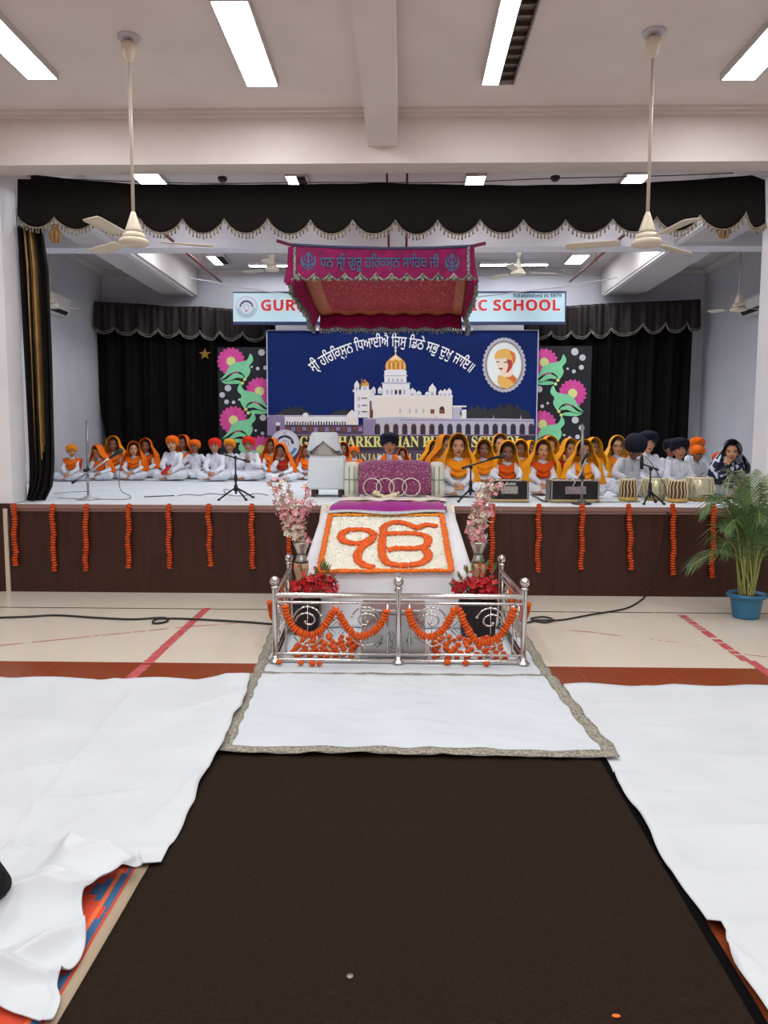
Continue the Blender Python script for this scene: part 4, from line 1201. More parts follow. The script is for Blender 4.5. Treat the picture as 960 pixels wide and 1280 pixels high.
person(384, 556, 12.6, 'lap', 'girl in orange mostly hidden behind the left side of the white draped table', GL, hy=-.55, hood='orange', cowl='orange', skin=1)
person(429.5, 553, 12.7, 'lap', 'dark-haired girl in orange peering out right of the white draped table', GL, hood='orange', cowl='deep', skin=1, width=0.200, hoodseed=4)
person(443, 557, 12.15, 'lap', 'small boy in an orange turban beside the left bolster of the purple bed', GL, turban='small', tcol='orange', cowl='orange', skin=1)
person(487, 540, 9.75, 'lap', 'boy in a navy turban and orange stole seated behind the purple covered bed', 'boy behind the bed', turban='big', tcol='navy', stole='orange', skin=0, kw=.15)
person(503, 560, 12.6, 'lap', 'child in orange just showing behind the right shoulder of the navy turbaned boy', GL, hood='orange', cowl='orange', skin=1)
# the girls on the right
person(541, 551, 10.55, 'lap', 'girl in yellow turned away at the left end of the right-hand group', GR, hy=.5, hood='yellow', cowl='deep', skin=1, kw=.15)
person(555, 544, 9.95, 'lap', 'girl in yellow with her face turned away, right behind the front girl with clasped hands', GR, hy=.75, hood='amber', cowl='amber', skin=0, kw=.15)
person(572, 542.5, 9.05, 'clasp', 'front girl in a golden scarf with clasped hands, beside the purple bed', GR, hood='yellow', cowl='amber', skin=2, kw=.25, width=0.270)
person(604, 549.5, 10.2, 'lap', 'girl in yellow behind the slanting black microphone boom', GR, hood='yellow', cowl='amber', skin=1, kw=.15)
person(624, 542.5, 11.8, 'lap', 'tall fair-faced girl in yellow at the back behind the left harmonium player', GR, hood='yellow', cowl='amber', skin=2, kw=.15)
person(633, 551, 8.95, 'harm', 'girl in yellow playing the left harmonium', GR, hp=.15, hood='yellow', cowl='deep', skin=1, kw=.1, width=0.240)
person(649, 549.5, 11.05, 'lap', 'dark-haired girl in yellow just behind the right shoulder of the left harmonium player', GR, hp=.15, hood='yellow', cowl='amber', skin=1, kw=.1, width=0.210)
person(662, 551, 12.3, 'lap', 'girl in yellow at the back, facing right between the two harmonium players', GR, hy=.75, hood='yellow', cowl='amber', skin=1, kw=.1, width=0.210)
person(677, 549.5, 9.4, 'clasp', 'girl in a golden scarf seated between the two harmoniums with hands clasped', GR, hood='yellow', cowl='deep', skin=2, kw=.12, hoodseed=5)
person(685.5, 545.5, 10.5, 'lap', 'girl in yellow leaning out behind the girl between the harmoniums', GR, hy=.2, hood='yellow', cowl='amber', skin=0, kw=.1)
person(710, 548.5, 9.75, 'lap', 'girl in yellow looking right, left of the silver microphone pole', GR, hy=.35, hood='yellow', cowl='rust', skin=0, kw=.1)
person(728, 550, 8.95, 'harm', 'girl in yellow playing the right harmonium behind the silver pole', GR, hood='yellow', cowl='amber', skin=0, kw=.1)
person(739.5, 547.5, 10.35, 'lap', 'girl in yellow hidden behind the right harmonium player', GR, hy=.4, hood='yellow', cowl='amber', skin=1, kw=.1, hoodseed=6)
person(769, 545, 11.0, 'lap', 'woman in glasses and a pale yellow scarf at the right end of the girls', GR, glasses=True, hood='pale', cowl='amber', skin=2, kw=.12, width=0.260)
person(788, 551, 11.5, 'lap', 'person in yellow hidden behind the bent drummer', GR, hood='amber', cowl='amber', skin=1, kw=.1)
# the boys at the drums
person(786, 556, 9.25, 'tabla', 'boy in a navy turban bent over the leftmost drum', GC, hp=.62, lean=.34, turban='big', tcol='navy', shirt='greywhite', skin=1, kw=.12, s=.98)
person(807, 538, 10.3, 'lap', 'young man in a navy turban and white shirt at the back behind the drums', GC, turban='big', tcol='navy', skin=2, kw=.12)
person(836, 548, 10.85, 'lap', 'boy in a navy turban mostly hidden behind the seated drummer in front of him', GC, hy=-.2, turban='big', tcol='navy', skin=1, kw=.1)
person(846.5, 546.5, 9.3, 'lap', 'boy in a navy turban looking ahead behind the middle pair of drums', GC, turban='big', tcol='navy', skin=0, kw=.2)
person(868.5, 546, 11.1, 'lap', 'boy in an orange turban at the back, his face hidden by the boy in front', GC, turban='small', tcol='orange', skin=0, kw=.12)
person(868.5, 556, 9.9, 'lap', 'boy in an orange turban and grey shirt looking down behind the right drum', GC, hp=.25, turban='small', tcol='orange', shirt='greywhite', skin=1, kw=.12)
person(896, 565, 10.3, 'lap', 'child in an orange turban half hidden by the woman in the printed shawl', GC, turban='small', tcol='deep', skin=1, kw=.1)
person(909, 550, 8.95, 'chin', 'woman in a navy and white printed shawl with her hand at her mouth', 'woman at the right end', hy=-.3, lean=.2, hood='print', cowl='print', shirt='print', pants='zebra', skin=2, kw=.2, width=0.310, length=.36)
# the red bottle
q = wloc(pb_); sc_b = pb_.scale[0]
bb = MB(); ax = Vector((.16, -.03, .15)).normalized(); c0 = q + Vector((-.085, -.40, .115)) * sc_b
Mx = ax.to_track_quat('Z', 'Y').to_matrix()
bt_ = thing('water_bottle', c0, 'red water bottle held by the boy in the orange turban', 'bottle')
redpl = mat('red_plastic', '#d01f2e', .3)
obj('bottle_body', MB().lathe([(.026, 0), (.032, .006), (.032, .15), (.026, .17), (.018, .178)], M=Mx, n=16), redpl, bt_, local=True)
obj('bottle_cap', MB().lathe([(.021, .178), (.021, .205), (.016, .21)], M=Mx, n=14), mat('dark_red_plastic', '#a01622', .35), bt_, local=True)
# the seated viewer at the left edge
pv = P(2, 1128, z=0)
person(0, 0, 2.75, 'knees', 'person in black seated on the near left white sheet, only a knee in view', 'viewer at the frame edge', shirt='black', pants='black', skin=0, s=1.12, kw=.3, z=.02)
BV = [o for o in COL.objects if o.get('group') == 'viewer at the frame edge'][0]
BV.rotation_euler = (0, 0, PI); 
kq = P(14, 1118, z=.1)
BV.location = (kq.x - .42, kq.y - .27, .02)
# ------------------------------------------------------------------ cloths and carpet on the floor
from mathutils import noise
def crease(x, y, f, k=0, w=5): return max(0, 1 - abs(noise.noise(Vector((x * f, y * f, k)))) * w) ** 2
def zn(x, y, a, f=2.5): return a * (noise.noise(Vector((x * f, y * f, 0))) + .5 * noise.noise(Vector((x * f * 2.7, y * f * 2.7, 3))))
carpm = mat('brown_carpet', '#221912', .95, col2='#2d231b', scale=90, lo=.3, hi=.7, bump=.5, bscale=300, spec=.1)
def cq(px, py): return P(px, py, z=0)
# brown carpet
cl = [(265, 950), (75, 1280)]; crr = [(756, 950), (853, 1110), (955, 1280)]
yt, yb0 = cq(480, 930).y, .35
def edge(pts):
    w = [cq(*p) for p in pts]
    def f(y):
        ps = sorted([(q.y, q.x) for q in w])
        if y < ps[0][0]:
            (a, va), (b, vb) = ps[0], ps[1]; return va + (vb - va) * (y - a) / (b - a)
        return pl(y, ps)
    return f
el_, er_ = edge(cl), edge(crr)
def carpet(u, v):
    y = lerp(yt, yb0, v); return (lerp(el_(y), er_(y), u), y, .011 + max(0, zn(u * 2, y, .003, 3)))
cp = obj('carpet', MB().grid(carpet, 60, 90), carpm, solid=.004, label='dark brown carpet runner leading up to the white mat', cat='carpet')
obj('dark_edge_strip', MB().grid(lambda u, v: (er_(lerp(yt - .1, yb0, v)) + .002 - .032 * (1 - u), lerp(yt - .1, yb0, v), .0165), 2, 60), mat('black_carpet_edge', '#0a090b', .95, spec=.05), cp)  # near-black strip laid along the carpet's right edge

# rug under the left sheets
def rug_material():
    m = bpy.data.materials.new('blue_red_rug'); m.use_nodes = True
    nt = m.node_tree; L = nt.links; b = nt.nodes['Principled BSDF']; b.inputs['Roughness'].default_value = .9
    tc = nt.nodes.new('ShaderNodeTexCoord'); mp = nt.nodes.new('ShaderNodeMapping'); L.new(tc.outputs['UV'], mp.inputs['Vector'])
    sx = nt.nodes.new('ShaderNodeSeparateXYZ'); L.new(mp.outputs['Vector'], sx.inputs[0])
    def M(op, a, v=None):
        n = nt.nodes.new('ShaderNodeMath'); n.operation = op
        for k, q in enumerate((a, v)):
            if q is None: continue
            if isinstance(q, (int, float)): n.inputs[k].default_value = q
            else: L.new(q, n.inputs[k])
        return n.outputs[0]
    def mix(f, a, c):
        n = nt.nodes.new('ShaderNodeMix'); n.data_type = 'RGBA'; L.new(f, n.inputs[0])
        for k, q in ((6, a), (7, c)):
            if isinstance(q, str): n.inputs[k].default_value = rgb(q)
            else: L.new(q, n.inputs[k])
        return n.outputs[2]
    d, y = sx.outputs[0], sx.outputs[1]          # distance from the edge, distance along it
    step = M('MULTIPLY', M('FLOOR', M('MULTIPLY', M('PINGPONG', y, .13), 31)), .028)
    c = mix(M('GREATER_THAN', M('ADD', d, step), .165), '#35618c', '#c8452a')
    c = mix(M('LESS_THAN', M('ABSOLUTE', M('SUBTRACT', d, .104)), .008), c, '#e06a3a')
    c = mix(M('LESS_THAN', d, .069), c, '#b9472e')
    c = mix(M('LESS_THAN', d, .058), c, '#a3927c')
    L.new(c, b.inputs['Base Color'])
    return m
rl = edge([(182, 1080), (68, 1280)])
rmb = MB().grid(lambda u, v: (rl(lerp(2.75, .6, v)) + .035 - .75 * u, lerp(2.75, .6, v), .003 + .002 * sin(v * 20) ** 2), 12, 40)
rug = obj('rug', rmb, rug_material(), solid=.004, label='blue and red rug with a cream border showing under the near left sheet', cat='rug')
uvl = rug.data.uv_layers.new(name='UVMap')
for li in range(len(rug.data.loops)):
    vi = rug.data.loops[li].vertex_index; uvl.data[li].uv = ((vi % 13) / 12 * .75, (vi // 13) / 40 * 2.15)

sheetm = mat('white_floor_sheet', '#cdd4da', .85, col2='#c6cdd4', scale=2, bump=.1, bscale=30)
def row_sheet(name, xl, xr, y0, y1, nx, ny, zf, m, label, cat, group=None, solid=.004):
    def fn(u, v):
        y = lerp(y0, y1, v); a, b = xl(y), xr(y)
        return (lerp(a, b, u), y, zf(lerp(a, b, u), y, u, v))
    return obj(name, MB().grid(fn, nx, ny), m, solid=solid, label=label, cat=cat, group=group)
def wavy(f, a, k): return lambda y: f(y) + a * sin(y * k) + .5 * a * sin(y * k * 2.7 + 1)
def foldline(x, y, a, b, w, h):
    a, b = cq(*a), cq(*b); d = b - a; L2 = d.x * d.x + d.y * d.y
    t = ((x - a.x) * d.x + (y - a.y) * d.y) / L2
    if t < -.02 or t > 1.02: return 0
    s = ((x - a.x) * d.y - (y - a.y) * d.x) / sqrt(L2)
    return h * math.exp(-(s / w) ** 2) * min(1, max(0, sin(PI * min(1, max(0, t)))) * 3)
LF = [((172, 862), (8, 1066), .022, .016), ((150, 1000), (40, 1066), .02, .010), ((-20, 978), (105, 957), .02, .012), ((10, 1010), (190, 995), .018, .008), ((200, 900), (300, 880), .02, .010), ((120, 895), (240, 872), .015, .008), ((185, 1040), (262, 965), .02, .012)]
RF = [((830, 987), (880, 985), .018, .014), ((820, 1045), (975, 1040), .02, .014), ((735, 885), (790, 883), .02, .012), ((790, 914), (860, 916), .02, .012), ((850, 1100), (960, 1095), .02, .010), ((880, 1172), (970, 1160), .02, .016), ((900, 1190), (950, 1230), .022, .020), ((780, 980), (860, 1100), .02, .008)]
# left far sheet
le = edge([(316, 849), (310, 868), (302, 893), (289, 918), (277, 943), (265, 962), (245, 1000), (222, 1050), (205, 1083)])
ytl, ybl = cq(200, 853).y, cq(150, 1084).y
def zl(x, y, u, v):
    z = .014 + max(0, zn(x, y, .012, 2.2)) + .006 * max(0, sin(4 * x - 3 * y)) ** 6
    z += .010 * crease(x + .6 * y, y * .35, 1.5, 2) + .006 * crease(x * .4, y, 2.2, 9)
    if v < .04: z += .012 * (1 - v / .04) * abs(sin(x * 5)) ** 2
    if u > .93: z += .012 * (u - .93) / .07 * abs(sin(y * 9))
    z += .03 * max(0, min(1, (u - .93) / .04)) * max(0, min(1, (y - 3.42) / .2))
    z += sum(foldline(x, y, *f) for f in LF)
    return z
def left_fn(u, v):
    yb1 = ybl + (.06 * (1 - u)) - .03 * sin(u * 9) * (u > .85)
    y = lerp(ytl + .05 * sin(u * 23) * (u > .8) * .5, yb1, v)
    x = lerp(-6.0, wavy(le, .006, 9)(y), u)
    return (x, y, zl(x, y, u, v))
obj('floor_sheet', MB().grid(left_fn, 220, 130), sheetm, solid=.004, label='white sheet spread on the floor left of the lace-edged mat', cat='sheet')
# near left sheet, rumpled, its corner folded back
ne = [(62, 1290), (68, 1282), (76, 1258), (73, 1236), (98, 1212), (108, 1180), (103, 1140), (118, 1128), (150, 1110), (172, 1104), (178, 1098), (160, 1088), (140, 1078), (110, 1073), (70, 1070), (0, 1068)]
nw = [cq(*p) for p in ne]; nw = smoothline(nw, 8)
cen = cq(-260, 1180)
def near_fn(u, v):
    p = nw[round(v * (len(nw) - 1))]
    q = cen.lerp(p, u)
    z = .024 + max(-.008, .030 * noise.noise(Vector((q.x * 3.2 + q.y * 2, q.y * 4.5, 1)))) * (1 if u < .97 else .5)
    z += .020 * abs(noise.noise(Vector((q.x * 5 - q.y * 7, q.x * 2 + q.y * 3, 5)))) * min(1, (1 - u) * 6 + .2)
    z += .050 * crease(q.x * 1.2 - .8 * q.y, q.y * .5 + .4 * q.x, 2.2, 4, 3.5) + .034 * crease(q.x * .5, q.y * 1.3, 3.1, 8, 4)
    return (q.x, q.y, max(.014, z))
obj('floor_sheet', MB().grid(near_fn, 130, len(nw) - 1), sheetm, solid=.004, label='rumpled white sheet at the near left, its corner pulled back from the rug', cat='sheet')
# right sheet
re_ = edge([(703, 862), (735, 915), (757, 955), (800, 1030), (829, 1080), (862, 1135), (882, 1162), (906, 1170), (909, 1188), (919, 1212), (946, 1256), (962, 1284), (975, 1304)])
ytr = cq(820, 861).y
def right_fn(u, v):
    y = lerp(ytr + .02 * sin((1 - u) * 60), .9, v)
    x = lerp(re_(y) + .01 * sin(y * 11), 6.0, u)
    z = .012 + max(0, zn(x, y, .010, 2.0)) + .005 * max(0, sin(2 * x + 6 * y)) ** 8
    z += .007 * crease(x * .35, y, 1.9, 12) + .006 * crease(x, y * .5 + x * .3, 1.3, 15)
    z += sum(foldline(x, y, *f) for f in RF)
    if v < .03: z += .014 * abs(sin(x * 4)) * (1 - v / .03)
    if u < .04 and y < 3.45: z += (.010 + .010 * abs(sin(y * 5))) * (1 - u / .04)
    return (x, y, z)
obj('floor_sheet', MB().grid(right_fn, 220, 130), sheetm, solid=.004, label='white sheet spread on the floor right of the brown carpet', cat='sheet')

# the two lace-edged mats
lacegm = mat('grey_lace_border', '#a9a597', .7, col2='#6f6b60', scale=75, lo=.38, hi=.62, bump=.5, bscale=150)
matm = mat('white_mat_cloth', '#cad3da', .85, col2='#c3ccd4', scale=2, bump=.1, bscale=30)
def mat_piece(name, L_, R_, y0, y1, z0, border, label, amp):
    t = thing(name, ((L_(y1) + R_(y1)) / 2, y1, z0), label, 'mat', 'lace-edged mats')
    def fn(u, v):
        y = lerp(y0, y1, v); x = lerp(L_(y), R_(y), u)
        return Vector((x, y, z0 + max(0, zn(x, y, amp, 3.1)) + amp * .6 * crease(x * 1.1 + y * .5, y * 1.4, 2.6, z0 * 99, 4) + amp * .5 * crease(x * .5, y * 2, 2.6, 3, 4)))
    obj('cloth', MB().grid(fn, 90, 50), matm, t, solid=.003)
    b = MB(); up = Vector((0, 0, .0045))
    w = .072
    for side in border:
        if side == 'L': b.grid(lambda u, v: fn(u * w / (R_(lerp(y0, y1, v)) - L_(lerp(y0, y1, v))), v) + up + Vector((-.006 + .006 * sin(v * 40), 0, 0)), 3, 50)
        if side == 'R': b.grid(lambda u, v: fn(1 - u * w / (R_(lerp(y0, y1, v)) - L_(lerp(y0, y1, v))), v) + up + Vector((.006 + .006 * sin(v * 30), 0, 0)), 3, 50)
        if side == 'B': b.grid(lambda u, v: fn(u, 1 - v * w / abs(y1 - y0)) + up + Vector((0, -.006 + .006 * sin(u * 50), 0)), 90, 3)
        if side == 'T': b.grid(lambda u, v: fn(u, v * w / abs(y1 - y0)) + up + Vector((0, .006 * sin(u * 50), 0)), 90, 3)
    obj('lace_border', b, lacegm, t, solid=.002)
    return t
mat_piece('floor_mat', edge([(314, 848), (270, 949)]), edge([(690, 848), (730, 900), (771, 950)]), cq(480, 849).y, cq(480, 950).y, .026, 'LRB', 'white mat with a grey lace border lying in front of the steel railing', .012)
mat_piece('floor_mat', edge([(342, 780), (316, 846)]), edge([(648, 778), (689, 845)]), 6.6, cq(480, 847).y, .004, 'LRB', 'white mat with a grey lace border under the steel railing', .004)

# court lines taped on the tiles, and the cables
tapem = mat('red_court_tape', '#b5444a', .6, col2='#c67a76', scale=22, lo=.5, hi=.7)
def tape(pts, w, label, ragged=.3):
    mb = MB()
    W = [cq(*p) for p in pts]; W = resample(smoothline(W, 8), .03)
    for i, (a, b) in enumerate(zip(W, W[1:])):
        if R.random() < ragged * .15: continue
        d = (b - a).normalized(); n = Vector((-d.y, d.x, 0)) * w / 2
        e0, e1 = 1 + R.uniform(-.2, .1), 1 + R.uniform(-.2, .1)
        mb.add([a - n * e0 + Vector((0, 0, .0012)), b - n * e1 + Vector((0, 0, .0012)), b + n + Vector((0, 0, .0012)), a + n + Vector((0, 0, .0012))], [[0, 1, 2, 3]])
    return obj('trim_3', mb, tapem, smooth=False, kind='structure')
tape([(259, 760), (158, 853)], .075, '')
tape([(852, 769), (935, 828)], .07, '', 1.2); tape([(938, 826), (985, 860)], .07, '', 1.2)
tape([(-10, 808), (60, 801), (140, 793), (230, 784), (300, 779)], .022, '', 1)
tape([(712, 788), (745, 791), (776, 795)], .02, '', .6)
tape([(812, 799), (880, 808)], .014, '', 4); tape([(930, 818), (965, 822)], .016, '', .5)
def cable(pts, r, label, m=None, zz=.012):
    W = smoothline([P(*p, z=zz) if len(p) == 2 else p[0] for p in pts], 8)
    return obj('cable', MB().tube(W, r, 6), m or blackm, label=label, cat='cable')
cable([(-8, 772), (30, 771), (70, 769), (120, 772), (165, 774), (205, 772), (208, 777), (192, 779), (195, 774), (215, 773), (245, 774), (300, 777), (340, 780)], .009, 'black cable lying across the tiles left of the railing')
cable([(655, 779), (668, 776), (664, 773), (680, 771), (692, 775), (680, 778), (668, 775), (700, 775), (740, 768), (780, 761), (800, 751), (P(810, 738, Y=YS - .02),), (P(827, 690, Y=YS - .015),), (P(833, 655, Y=YS - .015),), (P(835, 634, Y=YS - .02),)], .008, 'black cable running from the railing up the stage front on the right')
obj('bottle_cap', MB().lathe([(.0105, 0), (.0105, .003), (.008, .005)], c=cq(437.5, 1227) + Vector((0, 0, .0145)), n=18), mat('dull_metal', '#8a8478', .4, metal=.6), label='small round metal cap lying on the brown carpet', cat='cap')
obj('petal', MB().ell(cq(770, 1277) + Vector((0, 0, .0165)), (.012, .007, .003)), mat('orange_petal', '#e8701c', .7), label='orange petal on the carpet at the bottom edge', cat='petal')

# ------------------------------------------------------------------ marigolds
mgm = mat('marigold', '#e2620f', .8, col2='#cf4c06', scale=40, bump=.4, bscale=120)
mgm2 = mat('marigold_red_orange', '#c84410', .8, col2='#d6560f', scale=40, bump=.4, bscale=120)
def mari(mb, c, r, axis, thick=.55, mi=0, n=12):
    """one ruffled marigold head"""
    q = Vector(axis).to_track_quat('Z', 'Y').to_matrix() @ rot('Z', R.random() * 6)
    ph = R.random() * 6
    mb.lathe([(.35 * r, -.42 * r * thick * 2), (.82 * r, -.28 * r * thick * 2), (1.0 * r, .0), (.86 * r, .22 * r * thick * 2), (.5 * r, .36 * r * thick * 2), (.12 * r, .38 * r * thick * 2)], c=c, n=n, mi=mi, M=q, rip=lambda w, z: .07 * sin(w * 6 + ph + z * 300))
def garland(name, pts, r, label, m, step=None, cat='garland', group=None, thick=.4, parent=None, jit=.003):
    W = resample(pts, step or r * .78); mb = MB()
    for i, p in enumerate(W):
        d = W[min(i + 1, len(W) - 1)] - W[max(i - 1, 0)]
        mari(mb, p + Vector((R.uniform(-jit, jit), R.uniform(-jit, jit), 0)), r * R.uniform(.92, 1.08), d, thick, n=12)
    return obj(name, mb, m, parent, label=label, cat=cat, group=group)
ends = [(17, 19.5, 709), (65, 67.5, 713), (107, 107, 713), (160.5, 160.5, 710), (210.5, 211.5, 710), (260, 263, 709), (314, 316, 711), (361, 362, 712), (616, 614.5, 715), (674, 672, 715), (728.5, 726.5, 713), (787, 788.5, 713), (842, 841.5, 718), (893, 890, 724)]
desc = ['at the far left beside the cream strip', 'below the foot of the black and gold curtain', 'below the tall silver microphone pole', 'below the girls left of the bottle boy', 'below the boy with the red bottle', 'below the first red turban', 'just right of the short black microphone stand', 'behind the left blossom vase', 'behind the right blossom vase', 'below the gap between the harmoniums', 'below the silver pole and right harmonium', 'below the leftmost drum', 'below the middle drums', 'partly behind the potted palm']
for (xa, xb, yb1), ds in zip(ends, desc):
    a = P(xa, 630.5, Y=YS - .055); b = P(xb, yb1, Y=YS - .03)
    W = [a + Vector((0, .03, -.012)), a + Vector((0, -.004, -.05))] + [a.lerp(b, k / 10) + Vector((.006 * sin(k * 1.3 + xa), 0, 0)) for k in range(1, 11)]
    garland('marigold_garland', smoothline(W, 3), .0275, 'marigold string hanging on the stage front ' + ds, mgm2, group='marigold strings on the stage front', step=.026, thick=.5, jit=.004)

# ------------------------------------------------------------------ steel railing
steel = mat('polished_steel', '#d2d0cc', .16, metal=1)
steel2 = mat('brushed_steel', '#c2c2c2', .32, metal=1)
YR1 = 5.2
xa, xm, xb = P(344, 800, Y=YR1).x, P(498, 800, Y=YR1).x, P(654.5, 800, Y=YR1).x
zt1, zt2, zb2, zb1 = [P(498, y, Y=YR1).z for y in (745, 754, 818, 826)]
zball = P(498, 727, Y=YR1).z
YR2 = 6.25
xa2, xb2 = P(361, 700, Y=YR2).x, P(627, 700, Y=YR2).x
rt = thing('railing', (xm, YR1, .012), 'polished steel railing with ball-topped posts around the flower platform', 'railing')
zf = .014
for (x, y) in ((xa, YR1), (xm, YR1), (xb, YR1), (xa2, YR2), (xb2, YR2)):
    p = obj('post', MB().tube([(x, y, zf), (x, y, zball - .05)], .0195, 16), steel, rt, auto=40)
    obj('ball', MB().ell((x, y, zball), .034, 20, 14).lathe([(.021, 0), (.026, .006), (.026, .014), (.012, .026)], c=(x, y, zball - .056), n=18), steel, p)
    obj('foot_flange', MB().lathe([(.045, 0), (.046, .006), (.036, .014), (.024, .03), (.022, .045)], c=(x, y, zf), n=20), steel, p)
def rails(p, q):
    d = (q - p).normalized()
    for z, r in ((zt1, .019), (zt2, .0095), (zb2, .0095), (zb1, .016)):
        obj('rail', MB().tube([(p.x, p.y, z), (q.x, q.y, z)], r, 14), steel, rt, auto=40)
    L_ = (q - p).length
    n = Vector((d.x, d.y, 0))
    at = lambda s, z: Vector((p.x, p.y, 0)) + n * s + Vector((0, 0, z))
    for s in (.075, L_ - .075):
        obj('picket', MB().tube([at(s, zb2), at(s, zt2)], .0075, 8), steel, rt)
    zc = lerp(zb2, zt2, .53); H_ = zt2 - zb2
    for sg in (-1, 1):
        c = L_ / 2 + sg * L_ * .235
        pts = []
        for k in range(26):                      # inner scroll
            w = -2.6 + k * .235; r = .018 + .0036 * k * .75
            pts.append(at(c - sg * r * cos(w) * 1.0, zc + .04 + r * .8 * sin(w)))
        sc = obj('scroll', MB().tube(pts, .0065, 8).ell(pts[0], .012, 10, 8), steel, rt)
        pts = [at(c - sg * .105 * cos(w), zc + .025 + .115 * sin(w)) for w in [.45 + k * .13 for k in range(20)]]
        obj('scroll', MB().tube(pts, .0065, 8).ell(pts[0], .011, 10, 8), steel, rt)
        pts = [at(c - sg * .11 * cos(w), zc - .015 + .115 * sin(w)) for w in [-.3 - k * .13 for k in range(20)]]
        obj('scroll', MB().tube(pts, .006, 8).ell(pts[0], .010, 10, 8), steel, rt)
        obj('scroll_stay', MB().tube([at(c, zb2), at(c, zt2)], .003, 6), steel, rt)
    m_ = L_ / 2; zq = lerp(zb2, zt2, .5)
    obj('diamond', MB().tube([at(m_, zq + .075), at(m_ + .075, zq), at(m_, zq - .075), at(m_ - .075, zq)], .008, 4, closed=True).tube([at(m_, zq + .045), at(m_ + .045, zq), at(m_, zq - .045), at(m_ - .045, zq)], .005, 4, closed=True), steel, rt, smooth=False)
rails(Vector((xa, YR1, 0)), Vector((xm, YR1, 0))); rails(Vector((xm, YR1, 0)), Vector((xb, YR1, 0)))
rails(Vector((xa, YR1, 0)), Vector((xa2, YR2, 0))); rails(Vector((xb, YR1, 0)), Vector((xb2, YR2, 0)))
# garlands tied along the railing
c3 = lambda x, y: P(330 + x * .1771, 690 + y * .177, Y=YR1 - .035)
c4 = lambda x, y: P(490 + x * .1875, 690 + y * .1876, Y=YR1 - .035)
garland('railing_garland', smoothline([c3(150, 385), c3(165, 450), c3(220, 545), c3(320, 588), c3(400, 555), c3(455, 480), c3(492, 412), c3(520, 420), c3(570, 510), c3(630, 580), c3(710, 592), c3(790, 545), c3(850, 470), c3(866, 395)], 8), .029, 'orange marigold garland looped along the left panel of the railing', mgm, group='garlands on the railing', thick=.5)
garland('railing_garland', smoothline([c4(112, 390), c4(125, 450), c4(175, 535), c4(250, 568), c4(330, 530), c4(385, 450), c4(425, 375), c4(452, 400), c4(490, 490), c4(550, 585), c4(625, 605), c4(710, 565), c4(775, 480), c4(815, 375)], 8), .029, 'orange marigold garland looped along the right panel of the railing', mgm, group='garlands on the railing', thick=.5)
for (x1, x2, sd) in ((xa, xa2, 'left'), (xb, xb2, 'right')):
    o_ = -.045 if sd == 'left' else .045
    W = [Vector((lerp(x1, x2, t_) + o_ * (1 if sd == 'left' else 1), lerp(YR1, YR2, t_), zt2 - .02 - d_)) for t_, d_ in ((.08, 0), (.28, .16), (.5, .02), (.72, .16), (.94, 0))]
    garland('railing_garland', smoothline(W, 8), .022, 'marigold garland looped along the %s side of the railing' % sd, mgm, group='garlands on the railing', thick=.5)

# loose marigold heads on the mat inside the railing
mme = []
for k in range(3):
    mb = MB(); mari(mb, (0, 0, 0), .025, (0, 0, 1), 1.0, n=14)
    me = mb.mesh('marigold'); fixn(me); me.polygons.foreach_set('use_smooth', [True] * len(me.polygons)); me.materials.append(mgm if k < 2 else mgm2); mme.append(me)
def loose(n, x0, x1, y0, y1, label, group, avoid=None, fixed=None):
    placed = []
    tries = 0
    while len(placed) < n and tries < 4000:
        tries += 1
        if fixed: q = cq(*fixed[len(placed)])
        else: q = Vector((R.uniform(x0, x1), R.uniform(y0, y1), 0))
        if not fixed and any((q - o).length < .062 for o in placed): continue
        placed.append(q)
        o = bpy.data.objects.new('marigold', R.choice(mme)); COL.objects.link(o)
        o.location = (q.x, q.y, .014 + .018); o.rotation_euler = (R.uniform(-.35, .35), R.uniform(-.35, .35), R.uniform(0, 6)); k = R.uniform(.8, 1.1); o.scale = (k, k, k * .9)
        tag(o, label, 'marigold', group)
gx0, gx1 = P(452, 820, Y=5.35).x, P(531, 820, Y=5.35).x
loose(58, xa + .1, gx0 - .05, YR1 + .06, 5.86, 'loose orange marigold head on the mat left of the steel box', 'marigold heads left of the steel box')
loose(52, gx1 + .06, xb - .1, YR1 + .06, 5.86, 'loose orange marigold head on the mat right of the steel box', 'marigold heads right of the steel box')
loose(4, 0, 0, 0, 0, 'loose marigold head on the mat just outside the left railing panel', 'marigold heads outside the left panel', fixed=[(349, 833), (376, 834), (390, 834.5), (399, 835)])
loose(3, 0, 0, 0, 0, 'loose marigold head on the mat just outside the right railing panel', 'marigold heads outside the right panel', fixed=[(559, 833), (582, 834), (608, 835)])

# ------------------------------------------------------------------ steel offering box
zg = P(490, 766, Y=5.36).z
gb = thing('offering_box', ((gx0 + gx1) / 2, 5.45, .014), 'brushed steel offering box with engraved front behind the middle railing post', 'box')
obj('body', MB().box(gx0, gx1, 5.32, 5.64, .045, zg, bev=.008), steel2, gb, smooth=False)
obj('lid', MB().box(gx0 - .008, gx1 + .008, 5.31, 5.65, zg, zg + .03, bev=.006), steel2, gb, smooth=False)
obj('base', MB().box(gx0 - .015, gx1 + .02, 5.30, 5.66, .02, .045, bev=.005).box(gx0, gx0 + .04, 5.31, 5.35, .0135, .02).box(gx1 - .04, gx1, 5.31, 5.35, .0135, .02).box(gx0, gx0 + .04, 5.6, 5.65, .0135, .02).box(gx1 - .04, gx1, 5.6, 5.65, .0135, .02), steel2, gb, smooth=False)
engm = mat('engraving_dark', '#56565a', .5)
eng = MB()
g7 = lambda x, y: P(430 + x * .1458, 720 + y * .1459, Y=5.317)
